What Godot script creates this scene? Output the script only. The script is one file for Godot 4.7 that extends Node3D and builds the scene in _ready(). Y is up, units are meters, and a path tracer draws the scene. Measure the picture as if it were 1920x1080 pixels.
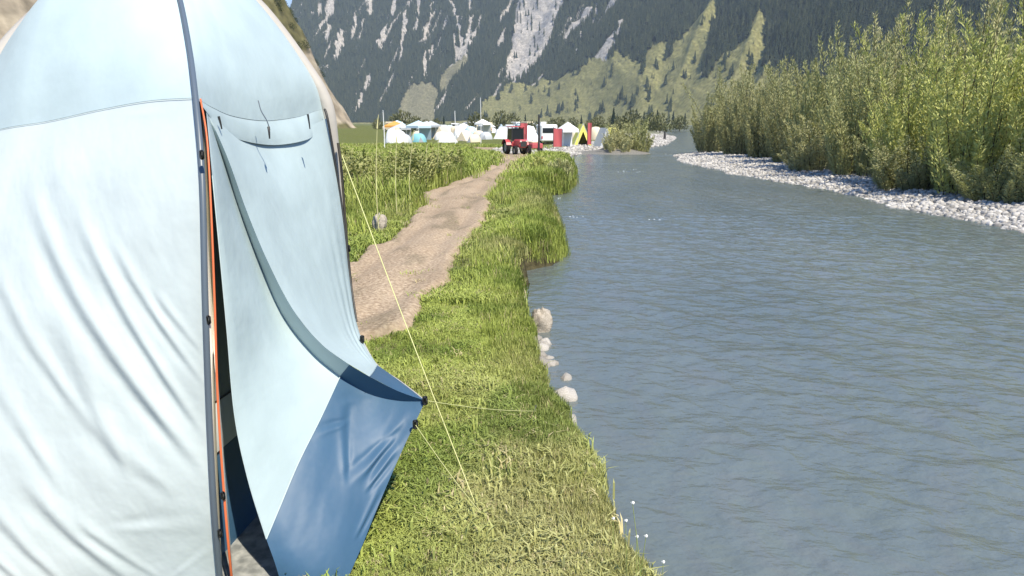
extends Node3D
# A riverside camp in a mountain valley. Camera at the origin, looking down the valley along -z.

var rng := RandomNumberGenerator.new()
var M := {}
var used := {}
var n1 := FastNoiseLite.new()
var n2 := FastNoiseLite.new()
var n3 := FastNoiseLite.new()

# ---------------------------------------------------------------- tables of the valley
const LEFT_EDGE := [[-8.0, 1.3], [-3.0, 0.95], [0.0, 0.72], [2.1, 0.48], [2.43, 0.385], [3.0, 0.376], [3.57, 0.294], [4.28, 0.174], [5.47, 0.087], [6.9, 0.02], [8.8, 0.0], [9.7, 0.05], [10.5, 0.55], [11.3, 0.68], [13.5, 0.88], [17.0, 0.85], [21.6, 0.82], [23.4, 1.75], [26.0, 2.1], [35.0, 3.0], [47.7, 3.8], [58.0, 4.4], [66.0, 6.2], [72.0, 9.0], [75.0, 13.0], [90.0, 19.0], [135.0, 30.5], [292.0, 60.0], [600.0, 140.0], [2400.0, 700.0]]
const RIGHT_EDGE := [[-8.0, 9.6], [5.0, 10.3], [14.35, 10.65], [19.4, 11.0], [27.5, 11.3], [34.7, 11.1], [51.4, 12.4], [60.5, 14.4], [75.2, 20.2], [118.0, 37.0], [253.0, 80.0], [600.0, 180.0], [2400.0, 760.0]]
const FOOT := [[-60.0, 1700.0], [-20.0, 1600.0], [-10.0, 1450.0], [0.0, 1250.0], [10.0, 950.0], [18.0, 760.0], [26.0, 640.0], [40.0, 560.0], [60.0, 520.0], [100.0, 520.0]]
const TRACK := [[-6.0, -3.9, -1.9], [3.6, -3.1, -1.5], [4.6, -2.7, -1.2], [5.1, -2.5, -0.95], [5.8, -2.25, -0.76], [6.7, -2.02, -0.68], [7.8, -1.85, -0.70], [9.5, -1.72, -0.68], [10.6, -1.72, -0.62], [12.6, -1.75, -0.45], [14.0, -1.85, -0.5], [17.0, -2.2, -0.55], [20.6, -1.75, -0.4], [23.0, -1.5, -0.28], [26.0, -1.25, -0.12], [32.4, -0.6, 0.12], [38.6, -0.5, 0.7], [46.0, -0.9, 1.6], [54.0, -2.0, 2.2], [64.0, -4.0, 1.5]]

func look(T: Array, x: float, k := 1) -> float:
	if x <= T[0][0]: return T[0][k]
	for i in range(1, T.size()):
		if x <= T[i][0]:
			var f: float = (x - T[i - 1][0]) / (T[i][0] - T[i - 1][0])
			return lerpf(T[i - 1][k], T[i][k], f)
	return T[-1][k]

func base_y(z: float) -> float: return -0.0125 * clampf(-z, -8.0, 60.0)
func left_edge(d: float) -> float:
	var j := 0.10 * clampf((d - 2.6) / 3.0, 0.25, 3.0)
	return look(LEFT_EDGE, d) - 0.24 * smoothstep(9.0, 11.0, d) + j * n1.get_noise_2d(d * 55.0, 7.0) + 0.045 * n1.get_noise_2d(d * 260.0, 91.0)
func right_edge(d: float) -> float: return look(RIGHT_EDGE, d) + 0.5 * n1.get_noise_2d(d * 14.0, 300.0) + 0.12 * n1.get_noise_2d(d * 90.0, 340.0)
func water_y(z: float) -> float: return base_y(z) - 0.5

func height(x: float, z: float, a := -9999.0, b := -9999.0) -> float:
	var d := -z
	if a < -9000.0: a = left_edge(d)
	if b < -9000.0: b = right_edge(d)
	var y0 := base_y(z)
	var beach := smoothstep(46.0, 56.0, d)
	if x <= a:
		var t := a - x
		var y := y0 + 0.05 * n2.get_noise_2d(x * 9.0, z * 9.0) * clampf(t, 0.1, 1.0) - 0.07 * exp(-t / 0.13)
		y += 0.35 * n3.get_noise_2d(x * 1.5, z * 1.5) * clampf((d - 26.0) / 30.0, 0.0, 1.0) * clampf(t / 4.0, 0.0, 1.0)
		return y - beach * 0.44 * exp(-t / 3.0)
	if x >= b:
		var s := x - b
		return y0 - 0.5 + 0.38 * (1.0 - exp(-s / 3.2)) + 0.05 * n2.get_noise_2d(x * 12.0, z * 12.0) * clampf(s, 0.0, 1.0) + 0.5 * clampf((s - 8.0) / 40.0, 0.0, 1.0)
	var s1 := x - a
	var steep := -0.07 - 0.85 * smoothstep(0.0, lerpf(0.24, 0.5, smoothstep(9.0, 11.0, d)), s1)
	var soft := -0.44 - 0.1 * s1
	var l := lerpf(steep, maxf(soft, -0.9), beach)
	var r := maxf(-0.5 - 0.11 * (b - x), -0.92)
	return y0 + maxf(l, r)

func on_track(x: float, d: float) -> float:
	# >0 inside the dirt
	if d > 64.0: return -1.0
	var l := look(TRACK, d, 1) + 0.22 * n1.get_noise_2d(d * 60.0, 500.0)
	var r := look(TRACK, d, 2) + 0.16 * n1.get_noise_2d(d * 60.0, 640.0)
	return minf(x - l, r - x)

# ---------------------------------------------------------------- helpers
func numbered(called: String) -> String:
	if not used.has(called):
		used[called] = 0
		return called
	used[called] += 1
	return "%s_%03d" % [called, used[called]]

const TENS := ["", "", "twenty", "thirty", "forty"]
const ONES := ["", "first", "second", "third", "fourth", "fifth", "sixth", "seventh", "eighth", "ninth", "tenth", "eleventh", "twelfth", "thirteenth", "fourteenth", "fifteenth", "sixteenth", "seventeenth", "eighteenth", "nineteenth"]
func nth(n: int) -> String:
	if n < 20: return ONES[n]
	if n % 10 == 0: return ["twentieth", "thirtieth", "fortieth"][n / 10 - 2]
	return TENS[n / 10] + "-" + ONES[n % 10]

func tag(o: Node, label: String, category: String, group := "", kind := "") -> void:
	if label: o.set_meta("label", label)
	if category: o.set_meta("category", category)
	if group: o.set_meta("group", group)
	if kind: o.set_meta("kind", kind)

func base(called: String, where: Vector3, turn := 0.0) -> Node3D:
	var o := Node3D.new()
	o.name = numbered(called)
	add_child(o)
	o.position = where
	o.rotation.y = turn
	return o

func put(mesh: Mesh, called: String, mat: Material, parent: Node = null, at := Transform3D.IDENTITY) -> MeshInstance3D:
	var o := MeshInstance3D.new()
	o.mesh = mesh
	o.material_override = mat
	o.transform = at
	if parent == null:
		o.name = numbered(called)
		add_child(o)
	else:
		o.name = called
		parent.add_child(o, true)
	return o

func copies(called: String, mesh: Mesh, mat: Material, xs: Array, cols: Array) -> MultiMeshInstance3D:
	var mm := MultiMesh.new()
	mm.transform_format = MultiMesh.TRANSFORM_3D
	mm.use_colors = true
	mm.mesh = mesh
	mm.instance_count = xs.size()
	for i in xs.size():
		mm.set_instance_transform(i, xs[i])
		mm.set_instance_color(i, cols[i])
	var o := MultiMeshInstance3D.new()
	o.multimesh = mm
	o.material_override = mat
	o.name = numbered(called)
	add_child(o)
	return o

func st() -> SurfaceTool:
	var s := SurfaceTool.new()
	s.begin(Mesh.PRIMITIVE_TRIANGLES)
	return s

func tri(s: SurfaceTool, a: Vector3, b: Vector3, c: Vector3) -> void:
	s.add_vertex(a); s.add_vertex(b); s.add_vertex(c)

func quad(s: SurfaceTool, a: Vector3, b: Vector3, c: Vector3, d: Vector3) -> void:
	tri(s, a, b, c); tri(s, a, c, d)

func done(s: SurfaceTool) -> ArrayMesh:
	s.generate_normals()
	return s.commit()

# a grid of points as one smooth mesh
func sheet(P: PackedVector3Array, nu: int, nv: int, C := PackedColorArray(), flip := false, N := PackedVector3Array()) -> ArrayMesh:
	var idx := PackedInt32Array()
	for j in nv - 1:
		for i in nu - 1:
			var a := j * nu + i
			if flip: idx.append_array([a, a + nu, a + 1, a + 1, a + nu, a + nu + 1])
			else: idx.append_array([a, a + 1, a + nu, a + 1, a + nu + 1, a + nu])
	if N.is_empty():
		N.resize(P.size())
		for j in nv:
			for i in nu:
				var du := P[j * nu + mini(i + 1, nu - 1)] - P[j * nu + maxi(i - 1, 0)]
				var dv := P[mini(j + 1, nv - 1) * nu + i] - P[maxi(j - 1, 0) * nu + i]
				var n := dv.cross(du)
				if flip: n = -n
				N[j * nu + i] = n.normalized() if n.length() > 1e-9 else Vector3.UP
	var uv := PackedVector2Array()
	uv.resize(P.size())
	for j in nv:
		for i in nu: uv[j * nu + i] = Vector2(float(i) / (nu - 1), float(j) / (nv - 1))
	var arr := []
	arr.resize(Mesh.ARRAY_MAX)
	arr[Mesh.ARRAY_VERTEX] = P
	arr[Mesh.ARRAY_NORMAL] = N
	arr[Mesh.ARRAY_TEX_UV] = uv
	if not C.is_empty(): arr[Mesh.ARRAY_COLOR] = C
	arr[Mesh.ARRAY_INDEX] = idx
	var m := ArrayMesh.new()
	m.add_surface_from_arrays(Mesh.PRIMITIVE_TRIANGLES, arr)
	return m

# Catmull-Rom through points, t in 0..1 by length
func along(C: Array, t: float) -> Vector3:
	if C.size() == 1: return C[0]
	var L := [0.0]
	for i in range(1, C.size()): L.append(L[-1] + (C[i] - C[i - 1]).length())
	var want: float = t * L[-1]
	var i := 1
	while i < C.size() - 1 and L[i] < want: i += 1
	var f: float = clampf((want - L[i - 1]) / maxf(L[i] - L[i - 1], 1e-6), 0.0, 1.0)
	var a: Vector3 = C[i - 1]
	var b: Vector3 = C[i]
	var p: Vector3 = C[i - 2] if i >= 2 else a + (a - b)
	var q: Vector3 = C[i + 1] if i + 1 < C.size() else b + (b - a)
	return a.cubic_interpolate(b, p, q, f)

func sampled(C: Array, n: int) -> PackedVector3Array:
	var o := PackedVector3Array()
	for i in n: o.append(along(C, float(i) / (n - 1)))
	return o

# Coons patch: bottom and top run in u, left and right in v
func patch(bottom: Array, top: Array, left: Array, right: Array, nu: int, nv: int, origin: Vector3, bulge: float, out: Vector3, relief := 0) -> ArrayMesh:
	var B := sampled(bottom, nu)
	var T := sampled(top, nu)
	var Lf := sampled(left, nv)
	var R := sampled(right, nv)
	var P := PackedVector3Array()
	for j in nv:
		var v := float(j) / (nv - 1)
		for i in nu:
			var u := float(i) / (nu - 1)
			var p := B[i].lerp(T[i], v) + Lf[j].lerp(R[j], u) - B[0].lerp(B[nu - 1], u).lerp(T[0].lerp(T[nu - 1], u), v)
			var w := 16.0 * u * (1.0 - u) * v * (1.0 - v)
			p += out * bulge * w
			if relief > 0: p += out * cloth_relief(relief, u, v, p) * clampf(w * 3.0, 0.0, 1.0)
			P.append(p - origin)
	return sheet(P, nu, nv)

func tube(C: PackedVector3Array, r0: float, r1: float, sides := 7, flat := 1.0) -> ArrayMesh:
	var P := PackedVector3Array()
	var n := C.size()
	var up := Vector3(0.21, 0.13, 0.97).normalized()
	for j in n:
		var dir := (C[mini(j + 1, n - 1)] - C[maxi(j - 1, 0)]).normalized()
		var sx := dir.cross(up).normalized()
		var sy := sx.cross(dir).normalized()
		var r := lerpf(r0, r1, float(j) / maxf(n - 1, 1))
		for i in sides + 1:
			var a := TAU * i / sides
			P.append(C[j] + (sx * cos(a) + sy * sin(a) * flat) * r)
	return sheet(P, sides + 1, n)

func rev(a: Array) -> Array:
	var b := a.duplicate()
	b.reverse()
	return b

func moved(C: Array, by: Vector3) -> Array:
	var o := []
	for p in C: o.append(p + by)
	return o

func box(s: SurfaceTool, c: Vector3, e: Vector3, bev := 0.0, turn := Basis.IDENTITY) -> void:
	# chamfered box: e = full size
	var h := e * 0.5
	var b := minf(bev, minf(h.x, minf(h.y, h.z)) * 0.9)
	if b <= 0.0: b = minf(h.x, minf(h.y, h.z)) * 0.06
	for ax in 3:
		var u := (ax + 1) % 3
		var v := (ax + 2) % 3
		for sg in [-1.0, 1.0]:
			var q := []
			for k in [[-1, -1], [1, -1], [1, 1], [-1, 1]]:
				var p := Vector3.ZERO
				p[ax] = sg * h[ax]; p[u] = k[0] * (h[u] - b); p[v] = k[1] * (h[v] - b)
				q.append(c + turn * p)
			if sg > 0: quad(s, q[0], q[3], q[2], q[1])
			else: quad(s, q[0], q[1], q[2], q[3])
		# edges along ax
		for su in [-1.0, 1.0]:
			for sv in [-1.0, 1.0]:
				var q2 := []
				for k in [[-1, 0], [1, 0], [1, 1], [-1, 1]]:
					var p := Vector3.ZERO
					p[ax] = k[0] * (h[ax] - b)
					p[u] = su * (h[u] if k[1] == 0 else h[u] - b)
					p[v] = sv * (h[v] - b if k[1] == 0 else h[v])
					q2.append(c + turn * p)
				if su * sv > 0: quad(s, q2[0], q2[3], q2[2], q2[1])
				else: quad(s, q2[0], q2[1], q2[2], q2[3])
	for sx in [-1.0, 1.0]:
		for sy in [-1.0, 1.0]:
			for sz in [-1.0, 1.0]:
				var p1 := c + turn * Vector3(sx * h.x, sy * (h.y - b), sz * (h.z - b))
				var p2 := c + turn * Vector3(sx * (h.x - b), sy * h.y, sz * (h.z - b))
				var p3 := c + turn * Vector3(sx * (h.x - b), sy * (h.y - b), sz * h.z)
				if sx * sy * sz > 0: tri(s, p1, p3, p2)
				else: tri(s, p1, p2, p3)

func boxm(c: Vector3, e: Vector3, bev := 0.0, turn := Basis.IDENTITY) -> ArrayMesh:
	var s := st()
	s.set_smooth_group(-1)
	box(s, c, e, bev, turn)
	return done(s)

func lin(r: float, g: float, b: float) -> Color: return Color(r, g, b).linear_to_srgb()

func noise_tex(freq: float, lo: Color, hi: Color, oct := 4, size := 512, seed_ := 3, as_normal := false, bump := 4.0) -> NoiseTexture2D:
	var f := FastNoiseLite.new()
	f.seed = seed_
	f.noise_type = FastNoiseLite.TYPE_SIMPLEX_SMOOTH
	f.frequency = freq
	f.fractal_octaves = oct
	var t := NoiseTexture2D.new()
	t.width = size; t.height = size; t.seamless = true
	t.noise = f
	if as_normal:
		t.as_normal_map = true
		t.bump_strength = bump
	else:
		var g := Gradient.new()
		g.offsets = PackedFloat32Array([0.15, 0.85])
		g.colors = PackedColorArray([lo, hi])
		t.color_ramp = g
	return t

func mat(called: String, c: Color, rough := 0.8, spec := 0.5) -> StandardMaterial3D:
	var m := StandardMaterial3D.new()
	m.albedo_color = c
	m.roughness = rough
	m.metallic_specular = spec
	m.cull_mode = BaseMaterial3D.CULL_DISABLED
	M[called] = m
	return m

func triplanar(m: StandardMaterial3D, scale: float, world := true) -> void:
	m.uv1_triplanar = true
	m.uv1_world_triplanar = world
	m.uv1_scale = Vector3.ONE * scale

# ---------------------------------------------------------------- start
func _ready() -> void:
	rng.seed = 20240711
	n1.seed = 11; n1.frequency = 0.01; n1.fractal_octaves = 3
	n2.seed = 23; n2.frequency = 0.06; n2.fractal_octaves = 4
	n3.seed = 37; n3.frequency = 0.02; n3.fractal_octaves = 4
	camera_and_light()
	materials()
	ground()
	dirt_track()
	river()
	mountain()
	hillside()
	big_tent()
	willows()
	valley_trees()
	camp()
	vehicle_and_banners()
	stones()
	grasses()
	small_plants()

func camera_and_light() -> void:
	var cam := Camera3D.new()
	cam.name = "camera"
	cam.position = Vector3(0, 1.5, 0)
	cam.rotation_degrees = Vector3(-13.37, 0, 0)
	cam.fov = 45.0
	cam.near = 0.05
	cam.far = 6000.0
	add_child(cam)
	cam.current = true
	var sun := DirectionalLight3D.new()
	sun.name = "sun"
	sun.light_energy = 1.5
	sun.light_color = Color(1.0, 0.955, 0.87)
	sun.light_angular_distance = 0.5
	sun.shadow_enabled = true
	add_child(sun)
	sun.look_at_from_position(Vector3(0.30, 0.82, 0.48), Vector3.ZERO, Vector3.UP)
	var sm := ProceduralSkyMaterial.new()
	sm.sky_top_color = Color(0.27, 0.47, 0.74)
	sm.sky_horizon_color = Color(0.74, 0.83, 0.90)
	sm.sky_curve = 0.16
	sm.ground_bottom_color = Color(0.25, 0.26, 0.22)
	sm.ground_horizon_color = Color(0.62, 0.70, 0.78)
	sm.sun_angle_max = 1.0
	var sky := Sky.new()
	sky.sky_material = sm
	var e := Environment.new()
	e.background_mode = Environment.BG_SKY
	e.sky = sky
	e.tonemap_mode = Environment.TONE_MAPPER_LINEAR
	e.tonemap_exposure = 1.75
	e.sdfgi_enabled = true
	e.ssao_enabled = true
	e.ssil_enabled = true
	e.fog_enabled = true
	e.fog_density = 0.00013
	e.fog_light_color = Color(0.80, 0.87, 0.95)
	var we := WorldEnvironment.new()
	we.name = "environment"
	we.environment = e
	add_child(we)

func materials() -> void:
	var m: StandardMaterial3D
	m = mat("ground", Color.WHITE, 0.95, 0.2)
	m.vertex_color_use_as_albedo = true
	m.albedo_texture = noise_tex(0.02, Color(0.62, 0.62, 0.6), Color(1, 1, 1), 6)
	m.normal_enabled = true
	m.normal_texture = noise_tex(0.05, Color.BLACK, Color.WHITE, 5, 512, 9, true, 6.0)
	triplanar(m, 0.9)
	m = mat("dirt", Color.WHITE, 0.95, 0.2)
	m.vertex_color_use_as_albedo = true
	m.albedo_texture = noise_tex(0.03, Color(0.72, 0.70, 0.68), Color(1, 1, 1), 6, 512, 31)
	m.normal_enabled = true
	m.normal_texture = noise_tex(0.06, Color.BLACK, Color.WHITE, 5, 512, 32, true, 7.0)
	triplanar(m, 1.3)
	m = mat("water", Color.WHITE, 0.14, 0.5)
	m.vertex_color_use_as_albedo = true
	m.normal_enabled = true
	m.normal_scale = 0.8
	m.normal_texture = noise_tex(0.012, Color.BLACK, Color.WHITE, 5, 1024, 41, true, 9.0)
	triplanar(m, 0.45)
	m.uv1_scale = Vector3(0.33, 0.5, 0.6)
	m = mat("foam", Color(0.86, 0.9, 0.92), 0.7)
	m = mat("mountain", Color.WHITE, 1.0, 0.1)
	m.vertex_color_use_as_albedo = true
	m.albedo_texture = noise_tex(0.03, Color(0.6, 0.6, 0.6), Color(1, 1, 1), 6, 512, 51)
	triplanar(m, 0.012)
	for a in [["leaf", 0.55, 0.5], ["grass", 0.6, 0.5], ["fir", 0.9, 0.1]]:
		m = mat(a[0], Color.WHITE, a[1], 0.25)
		m.vertex_color_use_as_albedo = true
		if a[2] > 0.2:
			m.backlight_enabled = true
			m.backlight = Color(0.5, 0.55, 0.2)
	m = mat("bark", lin(0.10, 0.085, 0.06), 0.9, 0.2)
	m.albedo_texture = noise_tex(0.05, Color(0.5, 0.5, 0.5), Color(1, 1, 1), 4, 256, 61)
	triplanar(m, 6.0)
	m = mat("stone", Color.WHITE, 0.85, 0.3)
	m.vertex_color_use_as_albedo = true
	m.albedo_texture = noise_tex(0.03, Color(0.66, 0.65, 0.63), Color(1, 1, 1), 6, 512, 71)
	m.normal_enabled = true
	m.normal_texture = noise_tex(0.05, Color.BLACK, Color.WHITE, 5, 512, 72, true, 5.0)
	triplanar(m, 3.0, false)
	# tent cloth
	for a in [["cloth_white", lin(0.475, 0.545, 0.56), 0.2], ["cloth_sky", lin(0.42, 0.52, 0.55), 0.2], ["cloth_blue", lin(0.040, 0.098, 0.175), 0.08], ["cloth_sleeve", lin(0.42, 0.40, 0.37), 0.1]]:
		m = mat(a[0], Color.WHITE, 0.5, 0.4)
		var c: Color = a[1]
		m.albedo_texture = noise_tex(0.008, c.darkened(0.05), c, 4, 512, 81)
		m.normal_enabled = true
		m.normal_scale = 0.5
		m.normal_texture = noise_tex(0.007, Color.BLACK, Color.WHITE, 5, 512, 83, true, 5.0)
		triplanar(m, 0.8)
		m.backlight_enabled = true
		m.backlight = Color(1, 1, 1) * a[2]
	mat("cloth_mesh", lin(0.22, 0.25, 0.27), 0.9, 0.2)
	mat("cloth_pale", lin(0.50, 0.53, 0.55), 0.8, 0.2)
	m = mat("groundsheet", Color.WHITE, 0.7, 0.4)
	m.albedo_texture = noise_tex(0.02, lin(0.14, 0.15, 0.15), lin(0.33, 0.34, 0.33), 4, 256, 88)
	triplanar(m, 3.0)
	mat("pole", lin(0.085, 0.11, 0.14), 0.4)
	mat("zip_orange", lin(0.62, 0.14, 0.05), 0.5)
	mat("zip_tape", lin(0.74, 0.72, 0.62), 0.7)
	mat("plastic_black", lin(0.018, 0.019, 0.02), 0.5)
	mat("webbing", lin(0.05, 0.045, 0.035), 0.8)
	mat("cord_yellow", lin(0.52, 0.53, 0.24), 0.6)
	mat("peg", lin(0.4, 0.4, 0.4), 0.4).metallic = 0.8
	# camp cloths and paints
	for a in [["camp_white", 0.72, 0.74, 0.76], ["camp_cream", 0.66, 0.58, 0.44], ["camp_grey", 0.42, 0.45, 0.48], ["camp_teal", 0.20, 0.44, 0.50], ["camp_pale_blue", 0.45, 0.58, 0.68], ["camp_red", 0.44, 0.10, 0.11], ["camp_yellow", 0.72, 0.68, 0.16], ["camp_orange", 0.6, 0.3, 0.08], ["camp_door", 0.24, 0.26, 0.28], ["camp_dark", 0.05, 0.065, 0.07]]:
		m = mat(a[0], lin(a[1], a[2], a[3]), 0.7, 0.3)
	mat("red_paint", lin(0.42, 0.035, 0.04), 0.35).clearcoat_enabled = true
	mat("tyre", lin(0.02, 0.02, 0.02), 0.9, 0.2)
	mat("rim_metal", lin(0.45, 0.42, 0.36), 0.5)
	mat("dark_glass", lin(0.02, 0.025, 0.03), 0.1)
	mat("steel_dark", lin(0.03, 0.03, 0.032), 0.6)
	mat("lamp_glass", lin(0.6, 0.6, 0.55), 0.2)
	mat("petal", lin(0.8, 0.8, 0.76), 0.7)
	mat("stem", lin(0.30, 0.36, 0.10), 0.7)
	mat("straw", lin(0.52, 0.50, 0.26), 0.8)

# ---------------------------------------------------------------- ground
func ground() -> void:
	var rows := []
	var d := -8.0
	while d < 2.0:
		rows.append(d); d += 0.4
	while d < 14.0:
		rows.append(d); d += 0.06
	while d < 2300.0:
		rows.append(d); d *= 1.022
	var L := [-2600.0, -1400.0, -800.0, -450.0, -260.0, -160.0, -100.0, -70.0, -50.0, -36.0, -27.0, -20.0, -15.0, -12.0, -10.0, -8.5, -7.2]
	var q := -6.2
	while q < -1.0:
		L.append(q); q += 0.3
	while q < -0.16:
		L.append(q); q += 0.12
	L.append_array([-0.14, -0.1, -0.07, -0.04, -0.02, 0.0, 0.015, 0.03, 0.05, 0.08, 0.12, 0.17, 0.24, 0.4])
	var F := [0.1, 0.25, 0.4, 0.55, 0.7, 0.82, 0.9, 0.95]
	var R := [-0.3, 0.0, 0.15, 0.3, 0.5, 0.75, 1.0, 1.3, 1.7, 2.2, 2.8, 3.5, 4.3, 5.2, 6.3, 8.0, 10.0, 13.0, 17.0, 22.0, 30.0, 45.0, 70.0, 110.0, 180.0, 300.0, 520.0, 900.0, 1500.0, 2600.0]
	var nu := L.size() + F.size() + R.size()
	var P := PackedVector3Array()
	var C := PackedColorArray()
	for dd in rows:
		var a := left_edge(dd)
		var b := right_edge(dd)
		var xs := []
		for o in L: xs.append(a + o)
		for f in F: xs.append(lerpf(a + 0.4, b - 0.3, f))
		for o in R: xs.append(b + o)
		for x in xs:
			var y := height(x, -dd, a, b)
			if dd > 60.0:
				var ix := Vector2(x - 10.2, -dd + 65.5)
				y += 0.95 * exp(-ix.length_squared() / 7.0)
			P.append(Vector3(x, y, -dd))
			C.append(ground_colour(x, dd, a, b))
	var o := put(sheet(P, nu, rows.size(), C), "ground", M.ground)
	tag(o, "", "", "", "structure")

func ground_colour(x: float, d: float, a: float, b: float) -> Color:
	var v := 0.5 + 0.5 * n2.get_noise_2d(x * 4.0, d * 4.0)
	var grass := Color(0.12, 0.135, 0.05).lerp(Color(0.18, 0.175, 0.08), v)
	var meadow := Color(0.20, 0.21, 0.085).lerp(Color(0.16, 0.20, 0.055), v)
	var gravel := Color(0.40, 0.39, 0.37).lerp(Color(0.52, 0.51, 0.48), v)
	var beach := smoothstep(46.0, 56.0, d)
	if x < a:
		var g := grass.lerp(meadow, smoothstep(14.0, 45.0, d))
		return g.lerp(gravel, beach * exp(-(a - x) / 3.5) * (1.0 if d < 240.0 else 0.3))
	if x > b - 0.5:
		var s := x - b
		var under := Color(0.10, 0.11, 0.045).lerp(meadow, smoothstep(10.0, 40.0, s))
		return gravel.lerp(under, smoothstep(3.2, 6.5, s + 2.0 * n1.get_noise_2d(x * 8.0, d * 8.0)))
	var earth := Color(0.11, 0.10, 0.055)
	return earth.lerp(gravel * 0.6, beach)

func dirt_track() -> void:
	var P := PackedVector3Array()
	var C := PackedColorArray()
	var nu := 41
	var rows := []
	var d := -6.0
	while d < 64.0:
		rows.append(d); d += 0.07 if d > 3.0 and d < 16.0 else 0.25
	for dd in rows:
		var l := look(TRACK, dd, 1) - 0.1
		var r := look(TRACK, dd, 2) + 0.1
		for i in nu:
			var u := float(i) / (nu - 1)
			var x := lerpf(l, r, u)
			var inside := on_track(x, dd)
			var y := height(x, -dd) + 0.07
			# two ruts and clods
			for c in [0.27, 0.73]:
				var w: float = (u - c - 0.03 * n1.get_noise_2d(dd * 40.0, c * 900.0)) / 0.10
				y -= 0.055 * exp(-w * w)
			y += 0.012 * n2.get_noise_2d(x * 40.0, dd * 20.0)
			if inside < 0.06: y -= 0.12 * smoothstep(0.06, -0.1, inside)
			P.append(Vector3(x, y, -dd))
			var v := 0.5 + 0.5 * n2.get_noise_2d(x * 16.0 + 50.0, dd * 8.0)
			var c2 := Color(0.40, 0.315, 0.225).lerp(Color(0.52, 0.425, 0.315), v)
			var damp := smoothstep(0.12, 0.42, n2.get_noise_2d(x * 22.0, dd * 6.0 + 90.0))
			C.append(c2.lerp(Color(0.25, 0.215, 0.15), damp * 0.6))
	var o := put(sheet(P, nu, rows.size(), C), "dirt_track", M.dirt)
	tag(o, "", "", "", "structure")

func river() -> void:
	var wave := FastNoiseLite.new()
	wave.seed = 5; wave.frequency = 1.0; wave.fractal_octaves = 3
	wave.noise_type = FastNoiseLite.TYPE_SIMPLEX_SMOOTH
	var rows := []
	var d := -8.0
	while d < 1.6:
		rows.append(d); d += 0.3
	while d < 17.0:
		rows.append(d); d += 0.045
	while d < 1500.0:
		rows.append(d); d *= 1.008 if d < 90.0 else 1.03
	var nu := 231
	var P := PackedVector3Array()
	var C := PackedColorArray()
	var slow := FastNoiseLite.new()
	slow.seed = 15; slow.frequency = 0.25; slow.fractal_octaves = 3
	for dd in rows:
		var a: float = look(LEFT_EDGE, dd) - 0.6 - (3.0 if dd > 45.0 else 0.0)
		var b: float = look(RIGHT_EDGE, dd) + 1.6 + (dd * 0.05 if dd > 60.0 else 0.0)
		for i in nu:
			var u := float(i) / (nu - 1)
			var x := lerpf(a, b, u)
			var lane := clampf(minf(u, 1.0 - u) * 9.0, 0.12, 1.0)
			var s := wave.get_noise_2d(x * 1.5 + dd * 0.5, dd * 1.7)
			var s2 := wave.get_noise_2d(x * 4.0 + 40.0 - dd * 1.2, dd * 4.4)
			var y := water_y(-dd) + lane * (0.024 * s + 0.011 * s2)
			P.append(Vector3(x, y, -dd))
			var v := 0.5 + 0.5 * slow.get_noise_2d(x * 1.2, dd * 0.5)
			C.append(Color(0.088, 0.111, 0.112).lerp(Color(0.130, 0.152, 0.149), v))
	var o := put(sheet(P, nu, rows.size(), C), "river", M.water)
	tag(o, "", "", "", "structure")
	# flecks of foam where the stream breaks
	var s3 := st()
	var spots := [Vector3(6.517, -0.978, -38.232), Vector3(6.579, -0.952, -36.161), Vector3(5.757, -0.952, -36.161), Vector3(1.314, -0.768, -21.48), Vector3(1.53, -0.707, -16.563), Vector3(3.359, -0.702, -16.15), Vector3(25.668, -1.25, -117.98), Vector3(21.087, -1.25, -99.216), Vector3(14.243, -1.25, -62.558)]
	for p in spots:
		for k in 5:
			var c: Vector3 = p + Vector3(rng.randfn(0, 0.006 * -p.z), 0, rng.randfn(0, 0.012 * -p.z))
			c.y = water_y(c.z) + 0.012
			var r: float = (0.0005 + rng.randf() * 0.0009) * -p.z
			var ring := []
			for q in 7:
				var an := TAU * q / 7.0
				ring.append(c + Vector3(cos(an) * r * rng.randf_range(0.7, 1.5), 0, sin(an) * r * rng.randf_range(0.6, 1.2)))
			for q in 7: tri(s3, c + Vector3(0, 0.006, 0), ring[q], ring[(q + 1) % 7])
	var fo := put(done(s3), "foam", M.foam)
	tag(fo, "white flecks of foam on the grey river", "foam", "", "stuff")

# ---------------------------------------------------------------- mountain
const ROCK_FACE := [Vector2(0.61, 543.9), Vector2(4.4, 502.1), Vector2(3.9, 419.3), Vector2(3.55, 375.8), Vector2(3.07, 325.3), Vector2(2.17, 269.3), Vector2(1.34, 216.2), Vector2(0.72, 197.8), Vector2(0.08, 182.4), Vector2(-0.51, 183.7), Vector2(-0.34, 254.1), Vector2(0.08, 344.4)]
const FAN_TOP := [Vector2(-4.02, 260.5), Vector2(-3.51, 259.2), Vector2(-3.69, 226.3), Vector2(-4.38, 187.2), Vector2(-5.06, 158.6), Vector2(-5.66, 129), Vector2(-5.81, 163.4), Vector2(-5.37, 211.2), Vector2(-4.69, 236)]
const FAN_LOW := [Vector2(-8.07, 162.5), Vector2(-7.14, 176.6), Vector2(-6.11, 163.8), Vector2(-5.74, 140.6), Vector2(-6.15, 87.2), Vector2(-6.05, 0), Vector2(-9.24, 0), Vector2(-9.09, 73.3), Vector2(-8.59, 123.9)]
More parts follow.
